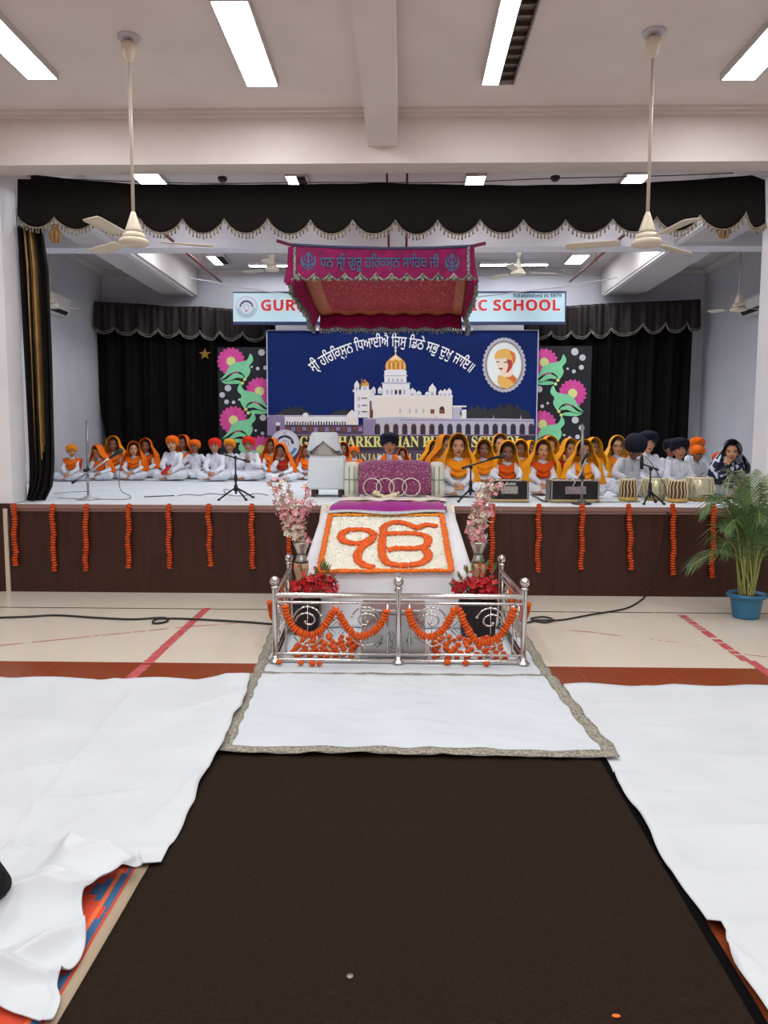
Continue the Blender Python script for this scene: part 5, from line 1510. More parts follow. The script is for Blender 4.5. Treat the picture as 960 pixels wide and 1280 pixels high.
for W in ([(262, 600), (290, 560), (330, 540), (300, 580), (330, 570), (275, 615)], [(285, 520), (330, 515), (320, 545)], [(370, 480), (400, 500), (395, 540), (420, 590), (395, 610), (430, 620)], [(410, 470), (430, 520), (415, 560)], [(530, 570), (560, 520), (575, 560), (545, 600), (570, 610)], [(560, 540), (540, 560), (590, 580)], [(600, 520), (630, 540)]):
    eng.tube(smoothline([g7(*p) for p in W], 5), .0022, 4)
obj('engraving', eng, engm, gb)
# ------------------------------------------------------------------ draped slope in front of the stage
drapem = mat('white_drape', '#e6e9ee', .8, col2='#dfe3ea', scale=2.5, bump=.12, bscale=20)
Y0, Y1 = 7.52, 6.25
TL, TR, BL, BR_ = P(403, 640, Y=Y0), P(567, 640, Y=Y0), P(377, 717, Y=Y1), P(592, 717, Y=Y1)
sd = thing('draped_platform', (.0, 6.9, .0), 'sloping platform draped in white cloth in front of the stage, carrying the flower panel', 'platform')
def slope(u, v):
    a = TL.lerp(BL, v); b = TR.lerp(BR_, v)
    return a.lerp(b, u)
def drape(u, v):
    # u across: left foot, left shoulder, right shoulder, right foot ; v from the stage to the front edge
    if .2 <= u <= .8: return slope((u - .2) / .6, v) + Vector((0, 0, -.004))
    s = -1 if u < .2 else 1
    e = slope(0 if s < 0 else 1, v); k = (.2 - u) / .2 if s < 0 else (u - .8) / .2
    fx = lerp(-.86, -.86, v) if s < 0 else lerp(.66, .62, v)
    foot = Vector((fx, lerp(7.56, 6.27, v), .016))
    q = e.lerp(foot, k)
    q.x += s * -.05 * sin(PI * k) + s * .018 * sin(v * 26 + k * 2) * k + s * .010 * sin(v * 55) * k
    return q
obj('drape', MB().grid(drape, 80, 60), drapem, sd, solid=.004)
def apron(u, v):
    e = slope(u, 1); foot = Vector((lerp(-.93, .70, u) * .0 + lerp(BL.x - .03, BR_.x + .03, u), 6.2, .014))
    q = e.lerp(foot, v); q.y += -.02 * sin(PI * v) + .012 * sin(u * 24 + v) * v + .005 * sin(u * 60) * v
    return q
obj('apron', MB().grid(apron, 70, 24), drapem, sd, solid=.004)
fr = MB().box(-.6, -.56, 7.3, 7.5, .02, .75).box(.4, .44, 7.3, 7.5, .02, .75).box(-.6, -.56, 6.4, 6.45, .02, .42).box(.4, .44, 6.4, 6.45, .02, .42)
obj('trestle', fr, mat('plain_wood', '#7a5a3c', .6), sd, smooth=False)
# small printed emblem on the apron
ap = lambda x, y: Vector((P(x, y, Y=6.2).x, 6.195, P(x, y, Y=6.2).z))
em = MB()
em.tube([ap(498 + 5.2 * cos(w), 727.5 + 5.2 * sin(w)) for w in [k * PI / 12 for k in range(24)]], .004, 5, closed=True)
em.tube([ap(498 + 3.4 * cos(w), 726.5 + 3 * sin(w)) for w in [.3 + k * .25 for k in range(11)]], .007, 5).tube([ap(494.5, 723), ap(501.5, 723)], .006, 5).tube([ap(498, 720.5), ap(498, 723)], .006, 5)
for x in (494, 498, 501.5): em.tube([ap(x, 736.5), ap(x, 739)], .006, 5)
obj('printed_emblem', em, mat('grey_print', '#50565e', .7), sd)

# flower panel with the Ik Onkar sign
n_ = (TR - TL).cross(BL - TL).normalized()
if n_.z < 0: n_ = -n_
fpl = TL + n_ * .012
def fpx(px, py, h=0): return PP(px, py, fpl + n_ * h, n_)
cc = lambda x, y, h=.02: fpx(380 + x / 4, 520 + y / 4, h)
ft = thing('flower_panel', cc(410, 640, 0), 'sloping panel of white petals with a large orange marigold sign', 'flower panel')
c_ = [(130, 492), (692, 487), (748, 775), (72, 780)]
obj('backing', MB().prism([cc(x, y, 0) for x, y in c_], n_ * .008), mat('white_backing', '#f6f6ee', .8), ft, smooth=False)
pm_ = MB()
petw = mat('white_petals', '#fbfaee', .8, col2='#f3f3e0', scale=18)
leafm = mat('petal_green', '#9fae7a', .7)
NX, NY = 42, 27
for i in range(NX):
    for j in range(NY):
        u = (i + .5 + R.uniform(-.45, .45)) / NX; v = (j + .5 + R.uniform(-.45, .45)) / NY
        a = Vector((lerp(c_[0][0], c_[3][0], v) + 10, lerp(c_[0][1], c_[3][1], v), 0)); b = Vector((lerp(c_[1][0], c_[2][0], v) - 10, lerp(c_[1][1], c_[2][1], v), 0))
        q = a.lerp(b, u)
        c = cc(q.x, q.y, .012)
        r = R.uniform(.017, .024); ph = R.random() * 6
        ax = (n_ + Vector((R.uniform(-.35, .35), R.uniform(-.35, .35), R.uniform(-.3, .3)))).normalized()
        Mq = ax.to_track_quat('Z', 'Y').to_matrix() @ rot('Z', ph)
        for k in range(5):
            w = k * 2 * PI / 5
            t0 = Mq @ Vector((r * cos(w), r * sin(w), .006)); t1 = Mq @ Vector((r * .6 * cos(w + .5), r * .6 * sin(w + .5), .001)); t2 = Mq @ Vector((r * .6 * cos(w - .5), r * .6 * sin(w - .5), .001)); t3 = Mq @ Vector((0, 0, .010))
            pm_.add([c + t3, c + t2, c + t0, c + t1], [[0, 1, 2, 3]], 1 if R.random() < .012 else 0)
obj('white_petals', pm_, [petw, leafm], ft, fix=False, smooth=False, kind='stuff', label='bed of small white flowers')
bordm = mat('border_marigold', '#f07c14', .75, col2='#e3640c', scale=40, bump=.4, bscale=120)
def flowers_along(name, px, r, m, rows=1, label=None, sp=.85):
    mb = MB(); W = resample(smoothline([cc(x, y, .026) for x, y in px], 6), r * sp)
    for i, p in enumerate(W):
        d = (W[min(i + 1, len(W) - 1)] - W[max(i - 1, 0)]).normalized(); s_ = d.cross(n_)
        for k in range(rows):
            o = s_ * ((k - (rows - 1) / 2) * r * 1.25)
            mari(mb, p + o + Vector((R.uniform(-.004, .004), R.uniform(-.004, .004), R.uniform(-.003, .003))), r * R.uniform(.9, 1.1), n_ + Vector((R.uniform(-.3, .3), R.uniform(-.3, .3), 0)), .6, n=10)
    return obj(name, mb, m, ft, label=label)
line = lambda a, b: [a, ((a[0] + b[0]) / 2, (a[1] + b[1]) / 2), b]
flowers_along('marigold_border', line((134, 482), (76, 772)), .026, bordm); flowers_along('marigold_border', line((686, 484), (738, 770)), .028, bordm)
flowers_along('marigold_border', line((140, 493), (680, 494)), .020, mat('border_amber', '#f0a02c', .75, col2='#e88c1c', scale=30)); flowers_along('marigold_border', line((76, 775), (742, 772)), .026, bordm)
symm = mat('sign_marigold', '#ea660e', .75, col2='#d4500a', scale=40, bump=.4, bscale=120)
flowers_along('numeral_sign', [(350, 592), (325, 572), (270, 567), (215, 572), (185, 595), (195, 622), (245, 635), (300, 630), (345, 605), (325, 630), (290, 655), (268, 690), (275, 725), (310, 750), (345, 755)], .0235, symm, 2, 'orange numeral one', .75)
flowers_along('onkar_sign', [(398, 590), (395, 565), (420, 540), (470, 530), (520, 540), (565, 558), (610, 542), (662, 550)], .0225, symm, 2, 'orange open letter with its top stroke', .75)
flowers_along('onkar_sign', [(400, 588), (470, 586), (550, 586), (605, 598), (622, 625), (600, 652), (540, 662), (470, 660), (425, 668)], .0225, symm, 2, 'orange open letter, upper bowl', .75)
flowers_along('onkar_sign', [(392, 595), (390, 650), (395, 705), (430, 738), (500, 746), (575, 738), (618, 712), (620, 685), (600, 664)], .0235, symm, 2, 'orange open letter, lower bowl', .75)

# ------------------------------------------------------------------ covered bed (palki) on the stage
purm = mat('magenta_brocade', '#761a55', .6, col2='#c08fa8', scale=75, lo=.54, hi=.68, bump=.3, bscale=90, detail=2)
purs = mat('purple_satin', '#a52390', .45, col2='#9a1c84', scale=5)
cushm = mat('cream_bolster', '#e6e0d2', .75, col2='#dcd8c6', scale=6); strm = mat('green_stripe', '#7fa28c', .7)
YP0 = 8.42
pk = thing('covered_bed', (P(494, 618, Y=YP0).x, 8.7, ZS), 'low scripture bed under a purple brocade cover with four white rings on its front', 'bed')
xl, xr = P(449, 600, Y=YP0).x, P(538, 600, Y=YP0).x
zt_ = P(494, 576, Y=YP0 + .2).z; zb_ = P(494, 618, Y=YP0).z
prof = [(YP0 + .0, zb_), (YP0 + .0, zb_ + .12), (YP0 + .02, zt_ - .14), (YP0 + .08, zt_ - .05), (YP0 + .18, zt_), (YP0 + .32, zt_ - .01), (YP0 + .46, zt_ - .09), (YP0 + .52, zt_ - .22), (YP0 + .55, ZS + .01)]
pr_ = smoothline([(0, y, z) for y, z in prof], 5)
def cover(u, v):
    p = pr_[round(v * (len(pr_) - 1))]
    w = 1 + .035 * (1 - v) - .03 * sin(PI * v)
    x = lerp(xl, xr, u); c = (xl + xr) / 2
    return Vector((c + (x - c) * w, p.y + .008 * sin(u * 22 + v * 8), p.z - .03 * (abs(2 * u - 1) ** 6) * (p.z > ZS + .2)))
obj('brocade_cover', MB().grid(cover, 60, len(pr_) - 1), purm, pk, solid=.01)
obj('bed_body', MB().box(xl + .03, xr - .03, YP0 + .04, YP0 + .5, ZS + .01, zt_ - .16, bev=.03), cushm, pk)
# four steel rings
ringm = mat('ring_white_metal', '#e2d8d4', .35, metal=.3)
for cx in (465.3, 481.5, 497.3, 514):
    c = P(cx, 609, Y=YP0 - .012); rr = .097
    obj('ring', MB().tube([c + Vector((rr * cos(w), -.006 + .006 * cos(w * 2 + cx), rr * sin(w))) for w in [k * PI / 16 for k in range(32)]], .0065, 8, closed=True), ringm, pk)
def bolster(cx, label):
    c = P(cx, 620, Y=8.62); w = .055
    t = thing('bolster', (c.x, 8.62, ZS), label, 'cushion', 'cream bolsters')
    zt2 = P(cx, 578, Y=8.6).z
    obj('cushion', MB().lathe([(.06, ZS + .012), (.088, ZS + .03), (.092, ZS + .12), (.088, ZS + .2), (.09, (ZS + zt2) / 2 + .06), (.084, zt2 - .03), (.06, zt2), (.02, zt2 + .008)], c=(c.x, 8.62, 0), n=22), cushm, t)
    s_ = MB()
    for a in (-1.9, -1.3):
        s_.tube([(c.x + .093 * cos(a), 8.62 + .093 * sin(a), z) for z in (ZS + .05, ZS + .15, ZS + .25, zt2 - .04)], .007, 5)
    s_.tube([(c.x + .092 * cos(a), 8.62 + .092 * sin(a), ZS + .21) for a in [k * PI / 10 for k in range(20)]], .006, 5, closed=True)
    obj('stripe', s_, strm, t)
bolster(440.5, 'cream bolster standing at the left end of the purple covered bed'); bolster(545.5, 'cream bolster standing at the right end of the purple covered bed')
# under-cloth and folded purple cloth flowing over the stage edge
creamc = mat('cream_floral_cloth', '#e4ded0', .8, col2='#d2b8b4', scale=22, lo=.5, hi=.7)
def under_cloth(u, v):
    a, b = lerp(431, 425, v), lerp(556, 560, v)
    q = P(lerp(a, b, u), 600, Y=lerp(8.38, 7.95, v)); q.z = ZS + .02 + .012 * abs(sin(u * 9 + v * 3)) + .004 * sin(u * 31)
    return q
obj('bed_cloth', MB().grid(under_cloth, 60, 12), creamc, solid=.008, label='cream flowered cloth spread before the foot of the purple covered bed', cat='cloth')
def runner(u, v):
    a = lerp(425, 413, v) ; b = lerp(549, 556.5, v)
    if v < .75:
        w = v / .75; q = P(lerp(a, b, u), 600, Y=lerp(8.05, 7.58, w)); q.z = ZS + .012 + .006 * sin(u * 14) ** 2
    else:
        w = (v - .75) / .25; q0 = P(lerp(a, b, u), 600, Y=7.58); q1 = fpx(lerp(a, b, u), 641.5 - 1.5 * sin(u * 9), .05)
        q = Vector((q0.x, lerp(7.58, q1.y, w), lerp(ZS + .012, q1.z, w))); q.z += .02 * sin(PI * w)
    return q
rn = obj('runner', MB().grid(runner, 60, 24, mf=lambda u, v: 2 if v > .93 else 1 if ((.02 < u < .33 or .7 < u < .98) and .02 < v < .4) else 0), [purs, mat('purple_gold_embroidery', '#8e3a78', .5, col2='#c8a070', scale=55, lo=.5, hi=.6), mat('silver_border', '#bfc6cc', .4, col2='#a9b2ba', scale=30)], solid=.006,
         label='purple satin runner with a silver border at the top of the slope', cat='cloth')
for s_, (xa_, xb_, yy0, yy1) in (('left', (402, 414, 630, 652)), ('right', (557, 567, 630, 650))):
    def sf(u, v, xa_=xa_, xb_=xb_, yy0=yy0, yy1=yy1, s_=s_):
        q = P(lerp(xa_, xb_, u) + (-3 * v if s_ == 'left' else 3 * v), lerp(yy0, yy1, v), Y=7.60 - .14 * v); q.y -= .02 * sin(u * 6); return q
    obj('scarf', MB().grid(sf, 12, 10), creamc, solid=.006, label='cream floral scarf end hanging over the %s corner of the stage edge' % s_, cat='scarf')
# white flower garland at the foot of the bed
mb = MB(); gp = lambda x, y: P(430 + x / 7.385, 530 + y / 7.385, Y=YP0 - .06)
for p in resample(smoothline([gp(285, 632), gp(320, 650), gp(355, 668), gp(375, 700), gp(395, 678), gp(440, 660), gp(488, 645)], 8), .012):
    for k in range(3): mari(mb, p + Vector((R.uniform(-.02, .02), R.uniform(-.02, .01), R.uniform(-.014, .014))), .016, (R.uniform(-1, 1), -1, R.uniform(-.4, 1)), .6, n=8)
obj('white_garland', mb, mat('cream_flowers', '#eee6cc', .75, col2='#e2dcb2', scale=30), label='white flower garland laid at the front of the purple covered bed', cat='garland')

# ------------------------------------------------------------------ draped side table and its covered pot
YT = 8.75
tb = thing('side_table', (P(408, 610, Y=YT).x, YT + .2, ZS), 'small table covered to the floor in white cloth left of the purple bed', 'table')
x0, x1 = P(386.5, 600, Y=YT).x, P(429, 600, Y=YT).x; ztb = P(408, 570.5, Y=YT).z
def tcl(u, v):
    per = [(x0, YT), (x1, YT), (x1, YT + .4), (x0, YT + .4), (x0, YT)]
    k = u * 4; i = min(3, int(k)); w = k - i
    x, y = lerp(per[i][0], per[i + 1][0], w), lerp(per[i][1], per[i + 1][1], w)
    cx, cy = (x0 + x1) / 2, YT + .2
    if v < .2:
        m = v / .2; return Vector((lerp(cx, x, m), lerp(cy, y, m), ztb))
    m = (v - .2) / .8
    low = ZS + .085 + (.0 if i == 0 else .04) - .05 * abs(sin(u * 4 * PI / 2 + .4)) * (i != 0)
    f = 1 + .10 * m + .03 * sin(u * 38) * m * (i != 0)
    return Vector((cx + (x - cx) * f, cy + (y - cy) * f, lerp(ztb, low, m ** 1.05)))
obj('cloth', MB().grid(tcl, 80, 16), mat('white_table_cloth', '#d9e2e8', .8, col2='#cfd9e0', scale=2), tb, solid=.004)
for lx in (x0 + .02, x1 - .06):
    for ly in (YT + .02, YT + .34):
        obj('leg', MB().box(lx, lx + .045, ly, ly + .045, ZS, ztb - .01), mat('dark_red_wood', '#4a2a22', .5), tb, smooth=False)
obj('table_top', MB().box(x0 + .005, x1 - .005, YT + .005, YT + .395, ztb - .03, ztb - .005), mat('dark_red_wood', '#4a2a22'), tb, smooth=False)
bx = thing('steel_container', (P(406, 570, Y=YT + .2).x, YT + .2, ztb), 'steel container on the side table, half covered by a white cloth', 'container')
cxx = P(406, 560, Y=YT + .2).x; zk = P(406, 541, Y=YT + .2).z
sq = lambda r, k: [(cxx + r * k[0], YT + .2 + r * k[1])]
def cont(u, v):
    a = 2 * PI * u; r = .15 - .02 * v; e = 4
    c_, s_ = cos(a), sin(a); q = 1 / ((abs(c_) ** e + abs(s_) ** e) ** (1 / e))
    return Vector((cxx + r * q * c_, YT + .2 + r * q * s_, ztb + .004 + v * (zk - ztb - .01)))
obj('body', MB().grid(cont, 48, 6, closed=True), mat('dull_steel', '#a7a6a2', .4, metal=.7), bx)
obj('plinth', MB().box(cxx - .165, cxx + .165, YT + .035, YT + .365, ztb + .004, ztb + .02), mat('dull_steel', '#a7a6a2'), bx, smooth=False)
def ncl(u, v):
    a = 2 * PI * u; e = 4; c_, s_ = cos(a), sin(a); q = 1 / ((abs(c_) ** e + abs(s_) ** e) ** (1 / e))
    fr_ = max(0, 1 - abs(((a + PI / 2 + PI) % (2 * PI)) - PI) / .75)      # raised in front
    ln = .235 - .17 * fr_ + .03 * sin(3 * a)
    if v < .4:
        r = .145 * v / .4; return Vector((cxx + r * q * c_, YT + .2 + r * q * s_, zk + .004))
    m = (v - .4) / .6; r = .145 + .045 * m + .012 * sin(a * 9) * m
    return Vector((cxx + r * q * c_, YT + .2 + r * q * s_, zk + .004 - ln * m))
obj('cover_cloth', MB().grid(ncl, 72, 14, closed=True), mat('white_table_cloth', '#d9e2e8'), bx, solid=.004)

# ------------------------------------------------------------------ vases with blossom
silverm = mat('silver_vase', '#c9c9c6', .28, metal=.85, col2='#8e8e8a', scale=9)
YV = 6.19
pinkb = mat('pink_blossom', '#d9768a', .7, col2='#e9b2b8', scale=50); whiteb = mat('white_blossom', '#e6e2d2', .7, col2='#d9d6bc', scale=50); twig = mat('twig_brown', '#6c5646', .8); budg = mat('green_buds', '#8a9a6e', .7)
def blossom(mb, c, r, mi):
    ax = Vector((R.uniform(-1, 1), R.uniform(-1.4, .3), R.uniform(-.6, 1))).normalized(); Mq = ax.to_track_quat('Z', 'Y').to_matrix()
    for k in range(5):
        w = k * 2 * PI / 5 + R.uniform(-.2, .2)
        t = lambda rr, ww, z: c + Mq @ Vector((rr * cos(ww), rr * sin(ww), z))
        mb.add([t(0, 0, 0), t(r * .65, w - .55, r * .12), t(r, w - .2, r * .3), t(r, w + .2, r * .3), t(r * .65, w + .55, r * .12)], [[0, 1, 2, 3, 4]], mi)
    mb.ell(c + Mq @ Vector((0, 0, r * .2)), r * .2, 6, 4, 1 if mi == 0 else 0)
def vase(cx, label, plab, tips, flab):
    c = P(cx, 690, Y=YV); zr = P(cx, 677.5, Y=YV).z; zb_ = P(cx, 703, Y=YV).z
    st = thing('vase_stand', (c.x, YV, 0), plab, 'stand', 'vase stands')
    obj('pedestal', MB().lathe([(.052, .012), (.052, .02), (.046, .05), (.045, zb_ - .12), (.062, zb_ - .05), (.06, zb_ - .004)], c=(c.x, YV, 0), n=24), mat('pale_wood', '#b99a78', .6), st)
    vt = thing('vase', (c.x, YV, zb_), label, 'vase', 'silver vases')
    h = zr - zb_
    obj('body', MB().lathe([(.052, 0), (.055, .008), (.043, .03), (.036, h * .38), (.034, h * .45), (.05, h * .7), (.066, h * .93), (.07, h), (.064, h), (.048, h * .7), (.02, h * .5)], c=(c.x, YV, zb_), n=26), silverm, vt)
    obj('neck_ring', MB().lathe([(.038, h * .40), (.041, h * .43), (.038, h * .46)], c=(c.x, YV, zb_), n=22).lathe([(.057, .0), (.06, .006), (.057, .012)], c=(c.x, YV, zb_), n=22), mat('dark_metal_ring', '#4a4744', .4, metal=.6), vt)
    fl = thing('blossom_branches', (c.x, YV, zr - .05), flab, 'flowers', 'blossom arrangements')
    for i, (tip, mids, dens, wh) in enumerate(tips):
        yo = R.uniform(-.10, .10)
        W = smoothline([Vector((c.x, YV, zr - h * .4)), Vector((c.x + .01 * (i - 3), YV, zr + .02))] + [P(*m, Y=YV + yo * .6) for m in mids] + [P(*tip, Y=YV + yo)], 6)
        br = obj('branch', MB().tube(W, [lerp(.0055, .002, k / (len(W) - 1)) for k in range(len(W))], 5), twig, fl)
        mb = MB(); S_ = resample(W, .022)
        for k, p in enumerate(S_):
            f = k / len(S_)
            if f < .16: continue
            for _ in range(dens + 1):
                q = p + Vector((R.gauss(0, .020), R.gauss(0, .022), R.gauss(0, .018)))
                if R.random() < .75: blossom(mb, q, R.uniform(.019, .030), 1 if R.random() < wh else 0)
                elif R.random() < .5: mb.ell(q, (.006, .006, .009), 6, 4, 2)
        obj('blossoms', mb, [pinkb, whiteb, budg], br, smooth=False, fix=False)
vase(376.5, 'flared silver vase holding blossom left of the white slope', 'pale pedestal under the left silver vase',
     [((338, 598), [(362, 655), (345, 625)], 1, .6), ((349, 602), [(366, 650), (355, 625)], 2, .4), ((358, 594), [(368, 640), (362, 615)], 1, .5), ((383, 606), [(376, 650), (380, 630)], 1, .2), ((391, 624), [(378, 655), (384, 640)], 1, .2), ((342, 628), [(366, 660), (352, 642)], 2, .4), ((353, 655), [(368, 668), (360, 662)], 2, .5), ((377, 652), [(375, 668), (376, 660)], 2, .5), ((366, 630), [(371, 660), (368, 645)], 2, .4)],
     'pink and white blossom branches standing in the left silver vase')
vase(598, 'silver vase half hidden by red flowers right of the white slope', 'pale pedestal under the right silver vase',
     [((627, 603), [(594, 665), (598, 640), (612, 620)], 2, .25), ((617, 600), [(592, 660), (597, 632), (606, 615)], 2, .7), ((602, 606), [(592, 655), (596, 625)], 1, .9), ((619, 636), [(595, 665), (606, 648)], 2, .3), ((587, 656), [(593, 672), (588, 664)], 3, .35), ((610, 652), [(596, 670), (603, 660)], 1, .4), ((592, 668), [(597, 680), (594, 672)], 2, .3), ((599, 640), [(596, 665), (596, 650)], 2, .7)],
     'pink and white blossom branches leaning out of the right silver vase')

# ------------------------------------------------------------------ red flowers in black tubs
redm = mat('crimson_petal', '#b3122e', .6, col2='#c81f38', scale=40); redm2 = mat('scarlet_petal', '#d42a22', .6, col2='#c01c1c', scale=40); gm = mat('leaf_green', '#4f6b34', .6); potb = mat('black_tub_plastic', '#17171a', .5)
def redpot(px, Yp, w, cx0, cx1, y0, y1, spikes, label, plab):
    c = P(px, 780, Y=Yp)
    zt = P(px, 750, Y=Yp).z
    pt = thing('planter', (c.x, Yp, .014), plab, 'planter', 'black planters')
    a = w / 2
    def tub(u, v):
        an = 2 * PI * u; e = 6; k = 1 / ((abs(cos(an)) ** e + abs(sin(an)) ** e) ** (1 / e)); r = a * (.86 + .14 * v)
        return Vector((c.x + r * k * cos(an), Yp + min(r, .09) * k * sin(an), .016 + v * (zt - .016)))
    obj('tub', MB().grid(tub, 48, 8, closed=True), potb, pt, solid=.008)
    obj('soil', MB().poly([tub(i / 24, .92) for i in range(24)]), mat('dark_soil', '#2a2018', .9), pt, fix=False)
    fl = thing('red_flowers', (c.x, Yp, zt - .03), label, 'flowers', 'bunches of red flowers')
    g = MB(); A, B = P(cx0, y1, Y=Yp), P(cx1, y0, Y=Yp)
    for i in range(18):
        x = lerp(A.x, B.x, R.random()); top = Vector((x, Yp + R.uniform(-.09, .09), lerp(A.z, B.z, .25 + .4 * R.random())))
        g.tube([Vector((c.x + R.uniform(-.05, .05), Yp, zt - .05)), (Vector((c.x, Yp, zt)) + top) / 2, top], .003, 5)
    for (sx, sy) in spikes:
        tip = P(sx, sy, Y=Yp + R.uniform(-.05, .05)); b0 = Vector((c.x + (tip.x - c.x) * .3, Yp, zt))
        for k in range(3):
            off = Vector((R.uniform(-.02, .02), 0, R.uniform(-.01, .02))); e = tip + off; d = (e - b0).normalized(); n = d.cross(Vector((0, 1, 0))).normalized() * .007
            m = e - d * .09
            g.add([m, m + d * .045 + n, e, m + d * .045 - n], [[0, 1, 2, 3]])
        g.tube([b0, tip], .003, 5)
    obj('stems', g, gm, fl, fix=False)
    mb = MB()
    for i in range(150):
        u, v = R.random(), R.random()
        x = lerp(A.x, B.x, u); zlim = 1 - .55 * abs(u - .55) * 2 * .7
        z = lerp(A.z, B.z, v * .72 * zlim); y = Yp + R.uniform(-.11, .09) * (1 - .5 * v)
        blossom(mb, Vector((x, y, z)), R.uniform(.022, .034), 0 if v < .5 else R.choice((0, 1)))
    for (sx, sy) in spikes:
        tip = P(sx, sy, Y=Yp); b0 = Vector((c.x + (tip.x - c.x) * .3, Yp, zt + .04))
        for k in range(6):
            q = b0.lerp(tip, .35 + .62 * k / 6) + Vector((R.gauss(0, .012), R.gauss(0, .01), R.gauss(0, .01)))
            blossom(mb, q, R.uniform(.012, .022), 1)
    obj('blooms', mb, [redm, redm2], fl, smooth=False, fix=False)
redpot(384, 6.02, .22, 366, 421, 706, 744, [(404, 698), (413, 706), (421, 712), (418, 722), (395, 708), (377, 706), (409, 702)], 'bunch of red flowers in the left black planter behind the railing', 'black planter under the left red flowers')
redpot(597, 6.02, .30, 568, 621, 708, 744, [(601, 695), (590, 702), (580, 706), (610, 700), (565, 722), (562, 728), (619, 704), (572, 714)], 'bunch of red flowers in the right black planter behind the railing', 'black planter under the right red flowers')

# ------------------------------------------------------------------ harmoniums
blackw = mat('black_lacquer', '#111114', .3); brass = mat('pale_brass_trim', '#b9a878', .4, metal=.4); plate = mat('engraved_plate', '#a8a39c', .4, metal=.3, col2='#8a847e', scale=40); grillm = mat('plate_pinkish', '#a5979c', .4, metal=.3, col2='#857880', scale=40)
def harmonium(px0, px1, Yh, label, lettering=None, pm_=plate):
    x0, x1 = P(px0, 620, Y=Yh).x, P(px1, 620, Y=Yh).x; zb_, zt = ZS + .004, P(px0, 601.5, Y=Yh).z
    t = thing('harmonium', ((x0 + x1) / 2, Yh + .14, ZS), label, 'harmonium', 'harmoniums')
    obj('case', MB().box(x0, x1, Yh, Yh + .28, zb_ + .022, zt, bev=.006), blackw, t, smooth=False)
    obj('base_board', MB().box(x0 - .006, x1 + .006, Yh - .012, Yh + .30, zb_, zb_ + .028, bev=.006), brass, t, smooth=False)
    w = x1 - x0
    obj('name_plate', MB().box(x0 + w * .30, x0 + w * .72, Yh - .004, Yh, zb_ + .085, zb_ + .165), pm_, t, smooth=False)
    for xx in (x0 + .008, x1 - .018): obj('corner_strip', MB().box(xx, xx + .010, Yh - .005, Yh + .01, zb_ + .03, zt - .004), steel2, t, smooth=False)
    kb = MB()
    for k in range(18): kb.box(x0 + .05 + k * (w - .1) / 18, x0 + .05 + (k + .88) * (w - .1) / 18, Yh + .15, Yh + .26, zt, zt + .008)
    obj('keys', kb, mat('ivory_keys', '#e4ddca', .4), t, smooth=False, label='white keys')
    kk = MB()
    for k in range(17):
        if k % 7 in (2, 6): continue
        kk.box(x0 + .05 + (k + .7) * (w - .1) / 18, x0 + .05 + (k + 1.25) * (w - .1) / 18, Yh + .19, Yh + .26, zt + .008, zt + .016)
    obj('black_keys', kk, blackw, t, smooth=False, label='black keys')
    bl = MB()
    for k in range(6): bl.add([(x0 + .02, Yh + .28 + k * .008, zb_ + .03), (x1 - .02, Yh + .28 + k * .008, zb_ + .03), (x1 - .02, Yh + .28 + k * .012, zt - .01), (x0 + .02, Yh + .28 + k * .012, zt - .01)], [[0, 1, 2, 3]])
    obj('bellows', bl, mat('bellows_cloth', '#3a2420', .8), t, smooth=False, fix=False)
    kn = MB()
    for k in range(5): kn.tube([(x0 + w * (.2 + .15 * k), Yh - .02, zb_ + .055), (x0 + w * (.2 + .15 * k), Yh, zb_ + .055)], .008, 10)
    obj('stop_knob', kn, blackw, t)
    if lettering:
        l = MB(); text_px(l, msans(lettering), px0 + (px1 - px0) * .42, px1 - (px1 - px0) * .32, 602.8, 606.3, lambda x, y: P(x, y, Y=Yh - .002)); obj('lettering', l, mat('white_lettering', '#cfd4d8', .5), t, smooth=False, fix=False)
harmonium(612, 661, 8.12, 'black harmonium with white lettering, partly behind the right blossom branches', 'Kumar')
harmonium(688, 749.5, 8.12, 'black harmonium with a pinkish plate behind the silver microphone pole', None, grillm)

# ------------------------------------------------------------------ drums
drumw = mat('drum_wood', '#5e3a22', .45, col2='#4a2c18', scale=8); strap = mat('cream_leather', '#d9cca4', .7); skinm = mat('drum_skin', '#d8ceb4', .7); chrome = mat('bayan_metal', '#c9c8ae', .3, metal=.6, col2='#b4b296', scale=6); ringc = mat('yellow_cloth_ring', '#c8a95e', .8, col2='#b8954a', scale=20)
def drum(px, Yd, prof, m, label, nst, top_r):
    c = P(px, 620, Y=Yd)
    t = thing('tabla_drum', (c.x, Yd, ZS), label, 'drum', 'tabla drums')
    rg = prof[0][0]
    obj('cloth_ring', MB().tube([(c.x + (rg + .012) * cos(w), Yd + (rg + .012) * sin(w), ZS + .022) for w in [k * PI / 12 for k in range(24)]], .021, 8, closed=True), ringc, t)
    pf = [(r, ZS + .012 + z) for r, z in prof]
    obj('shell', MB().lathe(pf, c=(c.x, Yd, 0), n=32), m, t)
    zt = pf[-1][1]
    obj('head', MB().lathe([(top_r + .006, zt - .016), (top_r + .008, zt - .004), (top_r, zt + .006), (top_r * .7, zt + .007), (.002, zt + .007)], c=(c.x, Yd, 0), n=32), skinm, t)
    obj('black_spot', MB().lathe([(top_r * .45, zt + .0075), (top_r * .4, zt + .010), (.002, zt + .010)], c=(c.x, Yd, 0), n=20), blackw, t)
    for k in range(nst):
        w = 2 * PI * k / nst
        pts = [(c.x + (r + .006) * cos(w + .1 * (j % 2)), Yd + (r + .006) * sin(w + .1 * (j % 2)), z) for j, (r, z) in enumerate(pf[1:])]
        obj('strap', MB().tube([Vector(p) for p in pts], .0058, 5), strap, t)
dayan = [(.075, 0), (.088, .03), (.094, .09), (.088, .15), (.078, .205), (.072, .225)]
